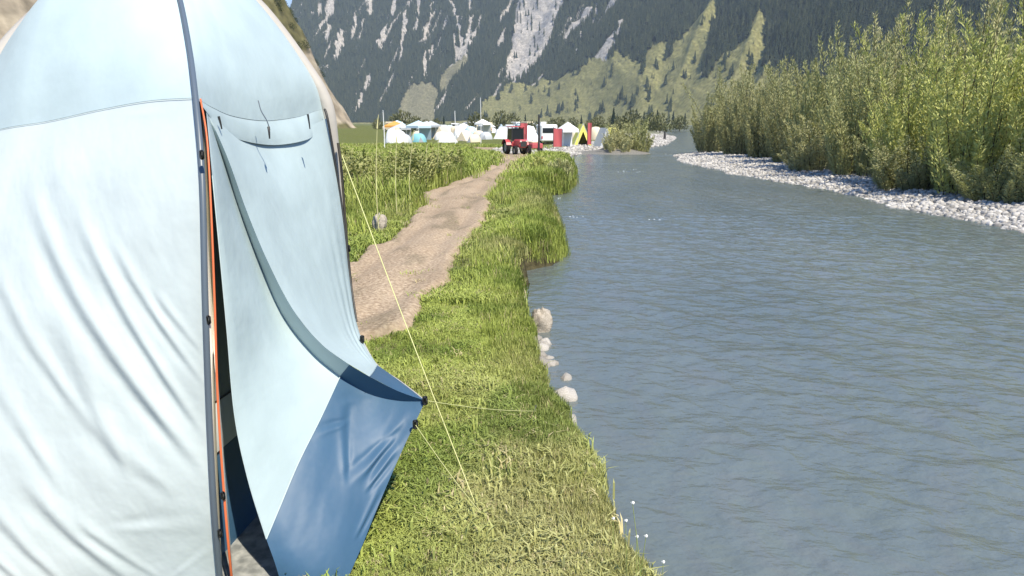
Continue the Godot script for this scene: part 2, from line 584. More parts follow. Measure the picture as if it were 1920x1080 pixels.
const SPUR := [Vector2(-2.56, 0), Vector2(-2.42, 102.6), Vector2(-1.27, 131.4), Vector2(0, 173.9), Vector2(1.68, 184.4), Vector2(2.18, 209.6), Vector2(3.03, 189.9), Vector2(5.37, 181.6), Vector2(6.27, 207.4), Vector2(7.5, 215.5), Vector2(8.55, 228), Vector2(9.75, 204.6), Vector2(11.32, 230.8), Vector2(12.77, 242.5), Vector2(13.8, 282.4), Vector2(14.6, 306.8), Vector2(15.28, 354.4), Vector2(15.81, 349.5), Vector2(15.26, 277.8), Vector2(14.91, 223.3), Vector2(14.67, 184.3), Vector2(14.68, 137.2), Vector2(15.35, 116.9), Vector2(15.64, 0.6)]
const SPUR_RIGHT := [Vector2(14.84, 0), Vector2(14.78, 124.5), Vector2(15.59, 152.7), Vector2(16.49, 181.4), Vector2(17.36, 212.6), Vector2(18.11, 241.4), Vector2(18.93, 268.4), Vector2(19.02, 202.9), Vector2(19.06, 158.3), Vector2(20, 128.7), Vector2(21.59, 7.5)]
const STREAKS := [
	[8, [Vector2(-5.07, 536.5), Vector2(-4.45, 423.8), Vector2(-4.07, 341.1), Vector2(-3.77, 248.7)]], [9, [Vector2(-3.14, 393.4), Vector2(-3.41, 329.1), Vector2(-3.77, 252.4)]], [7, [Vector2(-4.69, 339.3), Vector2(-4.38, 284.1), Vector2(-3.94, 245.4)]],
	[7, [Vector2(-1.81, 463.6), Vector2(-2.7, 355.7), Vector2(-3.42, 281.4)]], [10, [Vector2(-8.74, 555), Vector2(-9.23, 425.2), Vector2(-9.8, 367.3), Vector2(-10.28, 314.8)]], [6, [Vector2(-8.08, 449.4), Vector2(-8.38, 355), Vector2(-8.74, 252.1)]],
	[7, [Vector2(-7.27, 524.6), Vector2(-7.17, 409.3)]], [6, [Vector2(-7.3, 397.1), Vector2(-7.53, 352.4)]], [7, [Vector2(-6.18, 336.1), Vector2(-6.42, 278)]], [8, [Vector2(-6.74, 298.2), Vector2(-6.88, 191.3)]], [12, [Vector2(-12.99, 377), Vector2(-13.62, 266.5)]],
	[9, [Vector2(-13.9, 412.8), Vector2(-14.22, 332.4)]], [8, [Vector2(-11.1, 216.5), Vector2(-11.69, 152.2), Vector2(-12.49, 79)]], [5, [Vector2(-11.83, 476.1), Vector2(-12.27, 380.2)]], [5, [Vector2(-14.42, 546.3), Vector2(-14.67, 420.5)]], [10, [Vector2(-13.36, 568.5), Vector2(-13.78, 448)]],
	[7, [Vector2(-10.63, 538.4), Vector2(-11, 469.8)]], [5, [Vector2(-11.26, 443.5), Vector2(-11.66, 392)]], [6, [Vector2(5.4, 350.5), Vector2(5.15, 291.4)]], [8, [Vector2(8.64, 302.8), Vector2(7.88, 252.6), Vector2(7.01, 214.8)]], [5, [Vector2(6.54, 421.8), Vector2(6.26, 354)]],
	[5, [Vector2(-3.28, 504.1), Vector2(-3.14, 417.9)]], [5, [Vector2(-2.27, 418), Vector2(-2.57, 365.1)]], [5, [Vector2(-14.92, 476.8), Vector2(-15.25, 421.2)]], [6, [Vector2(18.44, 228.2), Vector2(17.24, 181.6), Vector2(16.03, 163.1)]], [5, [Vector2(-6.07, 473.9), Vector2(-6.35, 410.5)]]]
var streak_boxes := []

func foot(az: float) -> float: return look(FOOT, az)
func rise(r: float) -> float: return 0.74 * r * r / (r + 110.0) - 0.75

# what covers the slope: 0 wood, 1 pale rock, 2 grass, 3 grey fan
func cover(az: float, r: float) -> int:
	var ja := az + 0.22 * n2.get_noise_2d(az * 40.0, r * 0.35)
	var jr := r + 16.0 * n2.get_noise_2d(az * 30.0 + 400.0, r * 0.5)
	var p := Vector2(ja, jr)
	if az > -9.0 and az < 6.0:
		if Geometry2D.is_point_in_polygon(p, ROCK_FACE):
			# dark trees hang on in stripes
			return 0 if n2.get_noise_2d(az * 90.0, r * 0.18) > 0.46 else 1
		if Geometry2D.is_point_in_polygon(p, FAN_TOP): return 3
		if Geometry2D.is_point_in_polygon(p, FAN_LOW): return 3
	if az > -4.0 and az < 24.0:
		if Geometry2D.is_point_in_polygon(p, SPUR) or Geometry2D.is_point_in_polygon(p, SPUR_RIGHT):
			return 0 if n2.get_noise_2d(az * 16.0, r * 0.3) > 0.44 else 2
	for i in STREAKS.size():
		var bb: Rect2 = streak_boxes[i]
		if not bb.has_point(Vector2(ja, jr)): continue
		var L: Array = STREAKS[i][1]
		var w: float = STREAKS[i][0] * 0.030
		for k in L.size() - 1:
			var a: Vector2 = L[k]
			var b: Vector2 = L[k + 1]
			var f := clampf((jr - a.y) / (b.y - a.y), 0.0, 1.0)
			if (jr > minf(a.y, b.y)) and (jr < maxf(a.y, b.y)):
				if absf(ja - lerpf(a.x, b.x, f)) < w * (0.65 + 0.5 * n2.get_noise_2d(az * 20.0, r * 0.9)): return 1
	var lean := az * foot(az) / 60.0 - r * 0.35
	if r > 60.0 and az < 15.0 and n2.get_noise_2d(lean * 0.8, r * 0.06 + 700.0) > (0.36 if az < 8.0 else 0.46): return 1
	if r < 30.0: return 2
	return 0

func slope_point(az: float, r: float) -> Vector3:
	var R := foot(az) + r
	var s := deg_to_rad(az) * 1300.0 - r * 0.30
	var amp := clampf(r / 240.0, 0.0, 1.4)
	var rid := 1.0 - 2.0 * absf(n1.get_noise_2d(s * 0.55, r * 0.12))
	var h := rise(r) + amp * (26.0 * (rid - 0.6) + 14.0 * n3.get_noise_2d(s * 0.6, r * 0.5))
	# the crest falls away to the left of the valley head
	var crest := 430.0
	if az < -6.0: crest = lerpf(340.0, 430.0, smoothstep(-16.2, -6.0, az))
	if az < -16.0: crest = lerpf(60.0, 340.0, smoothstep(-18.6, -16.0, az))
	if h > crest * 0.9: h = crest * 0.9 + crest * 0.1 * (1.0 - exp(-(h - crest * 0.9) / (crest * 0.1)))
	var a := deg_to_rad(az)
	return Vector3(sin(a) * R, h, -cos(a) * R)

func mountain() -> void:
	for s in STREAKS:
		var bb := Rect2(s[1][0], Vector2.ZERO)
		for p in s[1]: bb = bb.expand(p)
		streak_boxes.append(bb.grow_individual(0.8, 0.0, 0.8, 0.0))
	var cols := []
	var az := -50.0
	while az < 90.0:
		cols.append(az)
		az += 0.085 if az > -19.0 and az < 26.0 else (0.2 if az >= 26.0 and az < 40.0 else 0.8)
	var rows := []
	var r := -30.0
	while r < 1500.0:
		rows.append(r)
		r += 3.2 if r < 560.0 else 30.0
	var P := PackedVector3Array()
	var C := PackedColorArray()
	for rr in rows:
		for a in cols:
			var p := slope_point(a, maxf(rr, 0.0))
			if rr < 0.0:
				var R: float = foot(a) + rr
				p = Vector3(sin(deg_to_rad(a)) * R, -2.0, -cos(deg_to_rad(a)) * R)
			P.append(p)
			var v := 0.5 + 0.5 * n2.get_noise_2d(a * 60.0, rr * 0.5)
			var c := Color(0.030, 0.040, 0.026)
			match cover(a, rr):
				1: c = Color(0.44, 0.41, 0.37).lerp(Color(0.62, 0.58, 0.52), v)
				2: c = Color(0.22, 0.225, 0.09).lerp(Color(0.34, 0.32, 0.15), v)
				3: c = Color(0.22, 0.215, 0.13).lerp(Color(0.30, 0.28, 0.18), v)
			C.append(c)
	var o := put(sheet(P, cols.size(), rows.size(), C), "mountain", M.mountain)
	tag(o, "", "", "", "structure")
	# the wood on it
	var xs := []
	var cs := []
	var tries := 0
	while xs.size() < 60000 and tries < 150000:
		tries += 1
		var a := rng.randf_range(-20.0, 46.0)
		var rr := rng.randf_range(24.0, 620.0)
		if a > 20.0 and rr > 420.0: continue
		var k := cover(a, rr)
		if k == 1 or k == 3: continue
		if k == 2 and rng.randf() > 0.006: continue
		var p := slope_point(a, rr)
		var t := rng.randf_range(7.0, 16.0) * (0.55 if k == 2 else 1.0)
		var w := t * rng.randf_range(0.8, 1.25)
		xs.append(Transform3D(Basis(Vector3.UP, rng.randf() * TAU).scaled(Vector3(w, t, w)), p - Vector3(0, 0.6, 0)))
		var g := rng.randf() if k == 0 else 1.2
		cs.append(Color(0.030, 0.046, 0.030).lerp(Color(0.070, 0.085, 0.048), g * g))
	var f := copies("conifer_forest", fir_mesh(5, 7, 3), M.fir, xs, cs)
	tag(f, "dense dark conifer wood covering the steep mountainside", "forest", "", "stuff")

# a unit-high conifer of drooping whorls
func fir_mesh(tiers: int, sides: int, seed_: int) -> ArrayMesh:
	var g := RandomNumberGenerator.new()
	g.seed = seed_
	var s := st()
	s.set_smooth_group(-1)
	s.set_color(Color.WHITE)
	for i in tiers:
		var y0 := 0.08 + 0.84 * i / tiers
		var y1 := minf(y0 + 1.35 / tiers, 1.0)
		var r := 0.19 * (1.0 - 0.9 * i / tiers)
		var ring := []
		for k in sides * 2:
			var a := TAU * k / (sides * 2)
			var q := r * (g.randf_range(0.85, 1.2) if k % 2 == 0 else g.randf_range(0.45, 0.65))
			ring.append(Vector3(cos(a) * q, y0 + g.randf_range(-0.03, 0.03) + (0.03 if k % 2 else 0.0), sin(a) * q))
		for k in ring.size(): tri(s, Vector3(g.randf_range(-0.01, 0.01), y1, 0), ring[(k + 1) % ring.size()], ring[k])
	s.set_color(Color(0.6, 0.45, 0.4))
	for k in 4:
		var a := TAU * k / 4
		var b := TAU * (k + 1) / 4
		tri(s, Vector3(cos(a) * 0.018, -0.03, sin(a) * 0.018), Vector3(0, 0.5, 0), Vector3(cos(b) * 0.018, -0.03, sin(b) * 0.018))
	return done(s)

# ---------------------------------------------------------------- hillside on the left
func hill_point(q: float, d: float) -> Vector3:
	# q metres up from the foot line, to the left
	var xb := -0.2147 * d if d > 300.0 else -64.4 - (300.0 - d) * 0.26
	if d > 300.0: xb -= (d - 300.0) * 0.05
	var x := xb - q
	var h := 2.15 * q * q / (q + 5.0)
	h += clampf(q / 10.0, 0.0, 1.0) * (5.0 * n3.get_noise_2d(q * 1.6, d * 1.2) + 3.0 * n2.get_noise_2d(q * 1.2, d * 1.2))
	h = minf(h, 130.0 + 0.25 * h)
	return Vector3(x, h - 0.9, -d)

func hillside() -> void:
	var P := PackedVector3Array()
	var C := PackedColorArray()
	var qs := []
	var q := -6.0
	while q < 260.0:
		qs.append(q); q += 0.9 if q < 90.0 else 12.0
	var ds := []
	var d := 60.0
	while d < 620.0:
		ds.append(d); d += 2.6
	var xs := []
	var cs := []
	for dd in ds:
		for qq in qs:
			var p := hill_point(maxf(qq, 0.0), dd)
			if qq < 0.0: p = Vector3(p.x - qq, -2.0, p.z)
			P.append(p)
			var v := 0.5 + 0.5 * n2.get_noise_2d(qq * 2.0, dd * 2.0)
			var c := Color(0.15, 0.145, 0.065).lerp(Color(0.24, 0.22, 0.11), v)
			var rock := n3.get_noise_2d(qq * 2.2 + 60.0, dd * 1.1)
			if rock > 0.13 or (dd > 270.0 and dd < 330.0 and qq > 3.0 and qq < 16.0 and v > 0.3) or (dd < 230.0 and qq > 14.0 and rock > -0.22):
				c = Color(0.46, 0.38, 0.28).lerp(Color(0.56, 0.50, 0.40), v)
			elif rng.randf() < 0.06 and qq > 4.0 and qq < 110.0:
				var t := rng.randf_range(1.2, 3.6)
				xs.append(Transform3D(Basis(Vector3.UP, rng.randf() * TAU).scaled(Vector3(t, t * rng.randf_range(0.7, 1.4), t)), p))
				cs.append(Color(0.045, 0.06, 0.022).lerp(Color(0.11, 0.12, 0.045), rng.randf()))
			C.append(c)
	var o := put(sheet(P, qs.size(), ds.size(), C, true), "hillside", M.mountain)
	tag(o, "", "", "", "structure")
	var f := copies("hill_scrub", bush_mesh(260, 4), M.leaf, xs, cs)
	tag(f, "olive scrub scattered over the steep hillside behind the tent", "scrub", "", "stuff")

func bush_mesh(n: int, seed_: int) -> ArrayMesh:
	var g := RandomNumberGenerator.new()
	g.seed = seed_
	var s := st()
	s.set_smooth_group(-1)
	for i in n:
		var dir := Vector3(g.randfn(), absf(g.randfn()), g.randfn()).normalized()
		var p := dir * pow(g.randf(), 0.4) * Vector3(0.55, 0.9, 0.55)
		leaf(s, g, p, (dir + Vector3(g.randfn(0, 0.5), 0.6, g.randfn(0, 0.5))).normalized(), 0.16, 0.07, g.randf_range(0.75, 1.15))
	return done(s)

func leaf(s: SurfaceTool, g: RandomNumberGenerator, p: Vector3, dir: Vector3, l: float, w: float, tone := 1.0) -> void:
	var side := dir.cross(Vector3(g.randfn(), g.randfn(), g.randfn())).normalized() * w * 0.5
	var mid := p + dir * l * 0.45
	s.set_color(Color(tone, tone, tone))
	tri(s, p, mid + side, mid - side)
	tri(s, mid + side, p + dir * l, mid - side)

# ---------------------------------------------------------------- the big tent
func fold(p: Vector2, a: Vector2, b: Vector2, w: float) -> float:
	var ab := b - a
	var t := clampf((p - a).dot(ab) / ab.length_squared(), 0.0, 1.0)
	var sd := (p - a).cross(ab.normalized())
	var along_ := (p - a).dot(ab) / ab.length_squared()
	var taper := smoothstep(-0.25, 0.2, along_) * smoothstep(1.25, 0.8, along_)
	var k := sd / (w * lerpf(1.25, 0.7, t))
	return (exp(-k * k) - 0.65 * exp(-(k - 1.7) * (k - 1.7))) * taper

# folds of the near wall, in metres across (x) and up (y)
const FOLDS := [
	[Vector3(-1.59, 1.22, -2.2), Vector3(-0.997, 0.467, -2.05), 0.030, 0.016], [Vector3(-1.377, 1.169, -2.2), Vector3(-0.974, 0.559, -2.05), 0.020, 0.011], [Vector3(-1.235, 1.083, -2.2), Vector3(-0.956, 0.704, -2.05), 0.015, 0.008],
	[Vector3(-1.756, 1.048, -2.2), Vector3(-1.38, 0.611, -2.1), 0.026, 0.008], [Vector3(-1.766, 0.796, -2.2), Vector3(-1.477, 0.423, -2.1), 0.03, 0.008], [Vector3(-1.524, 0.345, -2.1), Vector3(-1.244, 0.034, -2), 0.024, 0.013],
	[Vector3(-1.657, 0.287, -2.1), Vector3(-1.454, 0.034, -2), 0.022, 0.010], [Vector3(-1.38, 0.611, -2.1), Vector3(-1.089, 0.373, -2.05), 0.03, 0.006], [Vector3(-0.96, 0.163, -2), Vector3(-1.101, 0.058, -2), 0.012, 0.010],
	[Vector3(-0.961, 0.24, -2), Vector3(-1.246, 0.228, -2.05), 0.022, 0.005], [Vector3(-1.757, 0.227, -2.1), Vector3(-1.577, 0.034, -2), 0.018, 0.009], [Vector3(-1.378, 0.247, -2.1), Vector3(-1.155, 0.044, -2), 0.016, 0.008],
	[Vector3(-1.563, 1.382, -2.3), Vector3(-1.313, 1.013, -2.2), 0.05, 0.008], [Vector3(-1.096, 0.967, -2.1), Vector3(-0.955, 0.799, -2.08), 0.012, 0.006], [Vector3(-1.428, 0.863, -2.1), Vector3(-1.234, 0.452, -2.08), 0.035, 0.008], [Vector3(-1.073, 1.551, -2.35), Vector3(-1.268, 1.526, -2.4), 0.016, 0.012]]

func wall_relief(_u: float, _v: float, p: Vector3) -> float:
	var r := 0.0022 * n2.get_noise_2d(p.x * 70.0 + p.y * 45.0, p.y * 30.0 - p.x * 20.0) + 0.0007 * n2.get_noise_2d(p.x * 220.0 + p.y * 150.0, p.y * 90.0 - p.x * 60.0)
	for f in FOLDS:
		var a: Vector3 = f[0]
		var b: Vector3 = f[1]
		r += 0.72 * f[3] * fold(Vector2(p.x, p.y), Vector2(a.x, a.y), Vector2(b.x, b.y), f[2])
	return r

func cloth_relief(kind: int, u: float, v: float, p: Vector3) -> float:
	match kind:
		1: return wall_relief(u, v, p)
		2: return soft_relief(u, v, p)
		3: return flap_relief(u, v, p)
	return facet_relief(u, v, p)

func soft_relief(_u: float, _v: float, p: Vector3) -> float:
	return 0.006 * n2.get_noise_3d(p.x * 30.0, p.y * 18.0, p.z * 30.0)

func flap_relief(_u: float, _v: float, p: Vector3) -> float:
	var r := 0.005 * n2.get_noise_2d(p.x * 60.0 + 9.0, p.y * 26.0)
	for f in [[Vector3(-0.377, 0.399, -2.4), Vector3(-0.512, 0.263, -2.25), 0.016, 0.010], [Vector3(-0.423, 0.294, -2.35), Vector3(-0.505, 0.218, -2.2), 0.011, 0.008], [Vector3(-0.467, 0.193, -2.3), Vector3(-0.526, 0.106, -2.1), 0.010, 0.007], [Vector3(-0.616, 0.455, -2.3), Vector3(-0.585, 0.28, -2.2), 0.012, 0.006], [Vector3(-0.585, 0.28, -2.2), Vector3(-0.441, 0.362, -2.3), 0.014, 0.007], [Vector3(-0.63, 0.494, -2.4), Vector3(-0.482, 0.474, -2.45), 0.010, 0.006], [Vector3(-0.703, 0.431, -2.4), Vector3(-0.622, 0.422, -2.35), 0.010, 0.006]]:
		var a: Vector3 = f[0]
		var b: Vector3 = f[1]
		r -= f[3] * fold(Vector2(p.x, p.y), Vector2(a.x, a.y), Vector2(b.x, b.y), f[2])
	return r

func facet_relief(u: float, v: float, p: Vector3) -> float:
	# fine gathers at the outer top corner
	var g := smoothstep(0.55, 0.95, u) * smoothstep(0.9, 0.2, v)
	return 0.004 * n2.get_noise_2d(p.x * 40.0, p.y * 20.0) + 0.006 * g * sin(u * 60.0 + 2.0 * v)

func big_tent() -> void:
	var o := Vector3(-1.7, -0.035, -3.2)
	var t := base("dome_tent", o)
	tag(t, "large pale blue and white dome tent with blue door flap on the riverbank", "tent")
	var pole_low := [Vector3(-0.963, -0.025, -2.02), Vector3(-0.947, 0.288, -2), Vector3(-0.946, 0.569, -2.03), Vector3(-0.944, 0.986, -2.09), Vector3(-0.965, 1.338, -2.2), Vector3(-1.031, 1.578, -2.36)]
	var pole_high := [Vector3(-1.031, 1.578, -2.36), Vector3(-1.132, 1.753, -2.58), Vector3(-1.268, 1.958, -2.85), Vector3(-1.433, 2.127, -3.15), Vector3(-1.629, 2.264, -3.45)]
	var arch_right := [Vector3(-1.629, 2.264, -3.45), Vector3(-1.41, 2.196, -3.47), Vector3(-1.231, 2.062, -3.5), Vector3(-1.117, 1.927, -3.52), Vector3(-0.995, 1.747, -3.53), Vector3(-0.925, 1.622, -3.53), Vector3(-0.9, 1.513, -3.53)]
	var arch_right_low := [Vector3(-0.9, 1.513, -3.53), Vector3(-0.892, 1.239, -3.54), Vector3(-0.886, 0.827, -3.55), Vector3(-0.92, 0.022, -3.55)]
	var arch_left := [Vector3(-1.629, 2.264, -3.45), Vector3(-1.851, 2.167, -3.38), Vector3(-2.04, 2, -3.28), Vector3(-2.21, 1.773, -3.15), Vector3(-2.333, 1.405, -2.9)]
	var f4 := Vector3(-2.6, -0.03, -1.9)
	var arch_left_low := [Vector3(-2.333, 1.405, -2.9), Vector3(-2.55, 0.75, -2.5), f4]
	var f2 := Vector3(-0.92, 0.022, -3.55)
	var f3 := Vector3(-2.6, -0.055, -4.7)
	var apex := Vector3(-1.629, 2.264, -3.45)
	var back := [f3, Vector3(-2.55, 0.9, -4.6), Vector3(-2.2, 1.85, -4.1), apex]
	var seam := [Vector3(-1.031, 1.578, -2.36), Vector3(-1.219, 1.57, -2.42), Vector3(-1.44, 1.542, -2.5), Vector3(-1.674, 1.504, -2.58), Vector3(-1.909, 1.475, -2.66), Vector3(-2.333, 1.405, -2.9)]
	var f1: Vector3 = pole_low[0]
	# near wall with its folds; blue valance along the ground
	put(patch([f1, f4], seam, pole_low, rev(arch_left_low), 300, 240, o, 0.05, Vector3(-0.12, 0.12, 0.98), 1), "wall", M.cloth_white, t)
	put(patch([f1 + Vector3(0, 0, 0.012), f4 + Vector3(0, 0, 0.012)], [f1 + Vector3(0.0, 0.03, 0.014), f4 + Vector3(0, 0.03, 0.014)], [f1 + Vector3(0, 0, 0.012), f1 + Vector3(0, 0.03, 0.014)], [f4 + Vector3(0, 0, 0.012), f4 + Vector3(0, 0.03, 0.014)], 40, 4, o, 0.0, Vector3.BACK, 2), "valance", M.cloth_blue, t)
	put(patch(seam, [apex], pole_high, rev(arch_left), 60, 60, o, 0.13, Vector3(-0.25, 0.7, 0.67), 2), "roof_panel", M.cloth_sky, t)
	var brim_top := [Vector3(-1.032, 1.575, -2.37), Vector3(-1.04, 1.549, -2.5), Vector3(-1.038, 1.521, -2.68), Vector3(-1.012, 1.507, -2.95), Vector3(-0.968, 1.526, -3.25), Vector3(-0.926, 1.561, -3.5), Vector3(-0.9, 1.513, -3.53)]
	put(patch(brim_top, [apex], pole_high, rev(arch_right), 60, 60, o, 0.10, Vector3(0.45, 0.65, 0.6), 2), "roof_panel", M.cloth_sky, t)
	# the brim over the door
	var brim_low := [Vector3(-1.016, 1.551, -2.36), Vector3(-1.024, 1.482, -2.5), Vector3(-1.018, 1.438, -2.66), Vector3(-0.987, 1.41, -2.95), Vector3(-0.93, 1.425, -3.22), Vector3(-0.921, 1.467, -3.46), Vector3(-0.9, 1.474, -3.53)]
	put(patch(brim_low, brim_top, [brim_low[0], brim_top[0]], [brim_low[-1], brim_top[-1]], 40, 8, o, 0.006, Vector3(0.6, 0.2, 0.75), 2), "door_brim", M.cloth_sky, t)
	# door wing: upper facet, fold strip, lower flap
	var tip := Vector3(-0.334, 0.461, -2.5)
	var crease_a := [Vector3(-1.026, 1.532, -2.42), Vector3(-0.972, 1.376, -2.42), Vector3(-0.925, 1.202, -2.42), Vector3(-0.866, 1.022, -2.42), Vector3(-0.791, 0.839, -2.43), Vector3(-0.686, 0.687, -2.45), Vector3(-0.54, 0.567, -2.48)]
	var crease_b := [Vector3(-0.54, 0.567, -2.48), Vector3(-0.437, 0.505, -2.49), tip]
	var edge_a := [Vector3(-0.9, 1.52, -3.47), Vector3(-0.857, 1.246, -3.44), Vector3(-0.826, 1.015, -3.4), Vector3(-0.793, 0.765, -3.32), Vector3(-0.745, 0.577, -3.2), Vector3(-0.679, 0.511, -3.05), Vector3(-0.59, 0.47, -2.88)]
	var edge_b := [Vector3(-0.59, 0.47, -2.88), Vector3(-0.454, 0.468, -2.68), tip]
	var cut := [Vector3(-0.54, 0.567, -2.48), Vector3(-0.563, 0.519, -2.66), Vector3(-0.59, 0.47, -2.88)]
	put(patch(cut, [Vector3(-1.026, 1.532, -2.42), Vector3(-1.029, 1.451, -2.72), Vector3(-0.997, 1.43, -3.02), Vector3(-0.9, 1.52, -3.47)], rev(crease_a), rev(edge_a), 60, 60, o, 0.05, Vector3(0.75, 0.2, 0.6), 4), "door_wing", M.cloth_sky, t)
	put(patch([tip], cut, rev(crease_b), rev(edge_b), 20, 20, o, 0.01, Vector3(0.5, 0.7, 0.5), 2), "wing_corner", M.cloth_blue, t)
	var low_a := [Vector3(-1.023, 1.545, -2.4), Vector3(-1.007, 1.374, -2.46), Vector3(-0.968, 1.19, -2.47), Vector3(-0.917, 0.996, -2.48), Vector3(-0.852, 0.802, -2.49), Vector3(-0.756, 0.653, -2.5), Vector3(-0.662, 0.552, -2.52)]
	var low_b := [Vector3(-0.662, 0.552, -2.52), Vector3(-0.559, 0.478, -2.53), Vector3(-0.444, 0.453, -2.52), tip + Vector3(0, -0.004, -0.004)]
	var up_a := [Vector3(-1.026, 1.532, -2.42), Vector3(-0.972, 1.376, -2.42), Vector3(-0.925, 1.202, -2.42), Vector3(-0.866, 1.022, -2.42), Vector3(-0.791, 0.839, -2.43), Vector3(-0.707, 0.711, -2.445), Vector3(-0.609, 0.619, -2.465)]
	var up_b := [Vector3(-0.609, 0.619, -2.465), Vector3(-0.54, 0.567, -2.48), Vector3(-0.437, 0.505, -2.49), tip]
	put(patch(low_a, up_a, [low_a[0], up_a[0]], [low_a[-1], up_a[-1]], 60, 5, o, 0.0, Vector3.UP), "fold_strip", M.cloth_sky, t)
	put(patch(low_b, up_b, [low_b[0], up_b[0]], [low_b[-1], up_b[-1]], 30, 5, o, 0.0, Vector3.UP), "fold_strip", M.cloth_blue, t)
	var free_a := [Vector3(-1.023, 1.545, -2.4), Vector3(-0.956, 1.335, -2.24), Vector3(-0.927, 1.089, -2.17), Vector3(-0.907, 0.857, -2.12), Vector3(-0.892, 0.583, -2.08), Vector3(-0.856, 0.373, -2.05), Vector3(-0.807, 0.172, -2.03)]
	var border := [Vector3(-0.807, 0.172, -2.03), Vector3(-0.78, 0.247, -2.1), Vector3(-0.744, 0.351, -2.22), Vector3(-0.701, 0.449, -2.36), Vector3(-0.662, 0.552, -2.52)]
	put(patch(border, [Vector3(-1.023, 1.545, -2.4)], rev(free_a), rev(low_a), 50, 70, o, 0.03, Vector3(0.5, 0.25, 0.8), 2), "door_flap", M.cloth_sky, t)
	var hem := [Vector3(-0.758, 0.018, -2), Vector3(-0.659, -0.002, -2), Vector3(-0.573, -0.012, -2.04), Vector3(-0.53, 0.051, -2.12), Vector3(-0.487, 0.146, -2.24), Vector3(-0.42, 0.289, -2.37), tip + Vector3(0, -0.004, -0.004)]
	put(patch(hem, border, [Vector3(-0.758, 0.018, -2), Vector3(-0.778, 0.097, -2.01), Vector3(-0.807, 0.172, -2.03)], rev(low_b), 80, 70, o, 0.03, Vector3(0.45, 0.1, 0.88), 3), "door_flap_lower", M.cloth_blue, t)
	# rear walls
	put(patch([f2, f3], [apex], rev(arch_right_low) + rev(arch_right).slice(1), back, 30, 30, o, 0.15, Vector3(0.5, 0.5, -0.7), 2), "wall", M.cloth_sky, t)
	put(patch([f4, f3], [apex], rev(arch_left_low) + rev(arch_left).slice(1), back, 30, 30, o, 0.15, Vector3(-0.8, 0.5, -0.2), 2), "wall", M.cloth_white, t)
	# poles and sleeve
	var off := Vector3(0.004, 0.004, 0.022)
	put(tube(sampled(moved(pole_low + pole_high.slice(1), off - o), 70), 0.0095, 0.0095, 9), "tent_pole", M.pole, t)
	put(tube(sampled(moved(rev(arch_left_low) + rev(arch_left).slice(1), -o), 50), 0.03, 0.042, 9), "pole_sleeve", M.cloth_sleeve, t)
	put(tube(sampled(moved(arch_right + arch_right_low.slice(1), -o), 70), 0.038, 0.03, 9, 1.0), "pole_sleeve", M.cloth_sleeve, t)
	# zip beside the pole
	var zip := [Vector3(-1.013, 1.575, -2.35), Vector3(-0.966, 1.447, -2.26), Vector3(-0.933, 1.226, -2.16), Vector3(-0.919, 0.969, -2.09), Vector3(-0.918, 0.672, -2.04), Vector3(-0.911, 0.4, -2), Vector3(-0.904, 0.189, -1.975), Vector3(-0.926, -0.025, -2.02)]
	put(tube(sampled(moved(zip, Vector3(0, 0, 0.008) - o), 50), 0.0028, 0.0042, 6), "zip", M.zip_orange, t)
	var zz := moved(zip, -o)
	var pz := moved(pole_low, Vector3(0.008, 0, 0.02) - o)
	put(patch(rev(pz), rev(zz), [rev(pz)[0], rev(zz)[0]], [rev(pz)[-1], rev(zz)[-1]], 40, 5, Vector3.ZERO, 0.0, Vector3.BACK), "zip_tape", M.zip_tape, t)
	# dark trim and strap of the wing
	put(tube(sampled(moved([Vector3(-0.907, 1.563, -3.47), Vector3(-0.89, 1.513, -3.45)] + edge_a.slice(1, 5), Vector3(0.004, 0, 0.01) - o), 40), 0.006, 0.0045, 6), "edge_trim", M.plastic_black, t)
	put(tube(sampled(moved([Vector3(-0.852, 1.404, -3.48), Vector3(-0.84, 1.244, -3.47), Vector3(-0.824, 0.889, -3.44), Vector3(-0.775, 0.564, -3.3)], -o), 24), 0.007, 0.004, 6), "strap", M.webbing, t)
	put(tube(sampled(moved(edge_a.slice(5) + edge_b.slice(1), -o), 20), 0.003, 0.003, 5), "edge_trim", M.cloth_sleeve, t)
	# sewn seams
	for q in [seam, border, cut, free_a.slice(1)]: put(tube(sampled(moved(q, Vector3(0.003, 0.002, 0.006) - o), 40), 0.0016, 0.0016, 5, 0.5), "seam", M.cloth_sky, t)
	# toggles
	for g in [[[Vector3(-1.002, 1.521, -2.46), Vector3(-0.998, 1.5, -2.46), Vector3(-0.995, 1.479, -2.46)], 0.006], [[Vector3(-0.865, 1.535, -3.05), Vector3(-0.862, 1.505, -3.05), Vector3(-0.86, 1.474, -3.05)], 0.006], [[Vector3(-0.923, 1.484, -2.72), Vector3(-0.919, 1.465, -2.71), Vector3(-0.919, 1.441, -2.71)], 0.007]]:
		put(tube(sampled(moved(g[0], Vector3(0.0, 0, 0.014) - o), 7), g[1] * 0.75, g[1] * 0.4, 7), "toggle", M.plastic_black, t)
	put(tube(sampled(moved([Vector3(-0.959, 1.582, -2.72), Vector3(-0.947, 1.543, -2.71), Vector3(-0.929, 1.508, -2.71), Vector3(-0.92, 1.473, -2.71)], -o), 12), 0.0022, 0.0022, 5), "cord", M.pole, t)
	for p in [Vector3(-0.943, 1.405, -2.15), Vector3(-0.93, 0.912, -2.05), Vector3(-0.908, 0.359, -1.975), Vector3(-0.931, 0.227, -1.975), Vector3(-0.85, 1.06, -3.36), Vector3(-0.812, 0.893, -3.4), Vector3(-0.681, 0.543, -3.02), Vector3(-0.333, 0.465, -2.49), Vector3(-0.361, 0.403, -2.41)]:
		var s := st()
		box(s, p - o, Vector3(0.014, 0.03, 0.014) if p.z > -2.2 else Vector3(0.02, 0.036, 0.018), 0.005)
		put(done(s), "clip", M.plastic_black, t)
	# inner tent seen through the door gap
	var i1 := Vector3(-1.04, 0, -2.16)
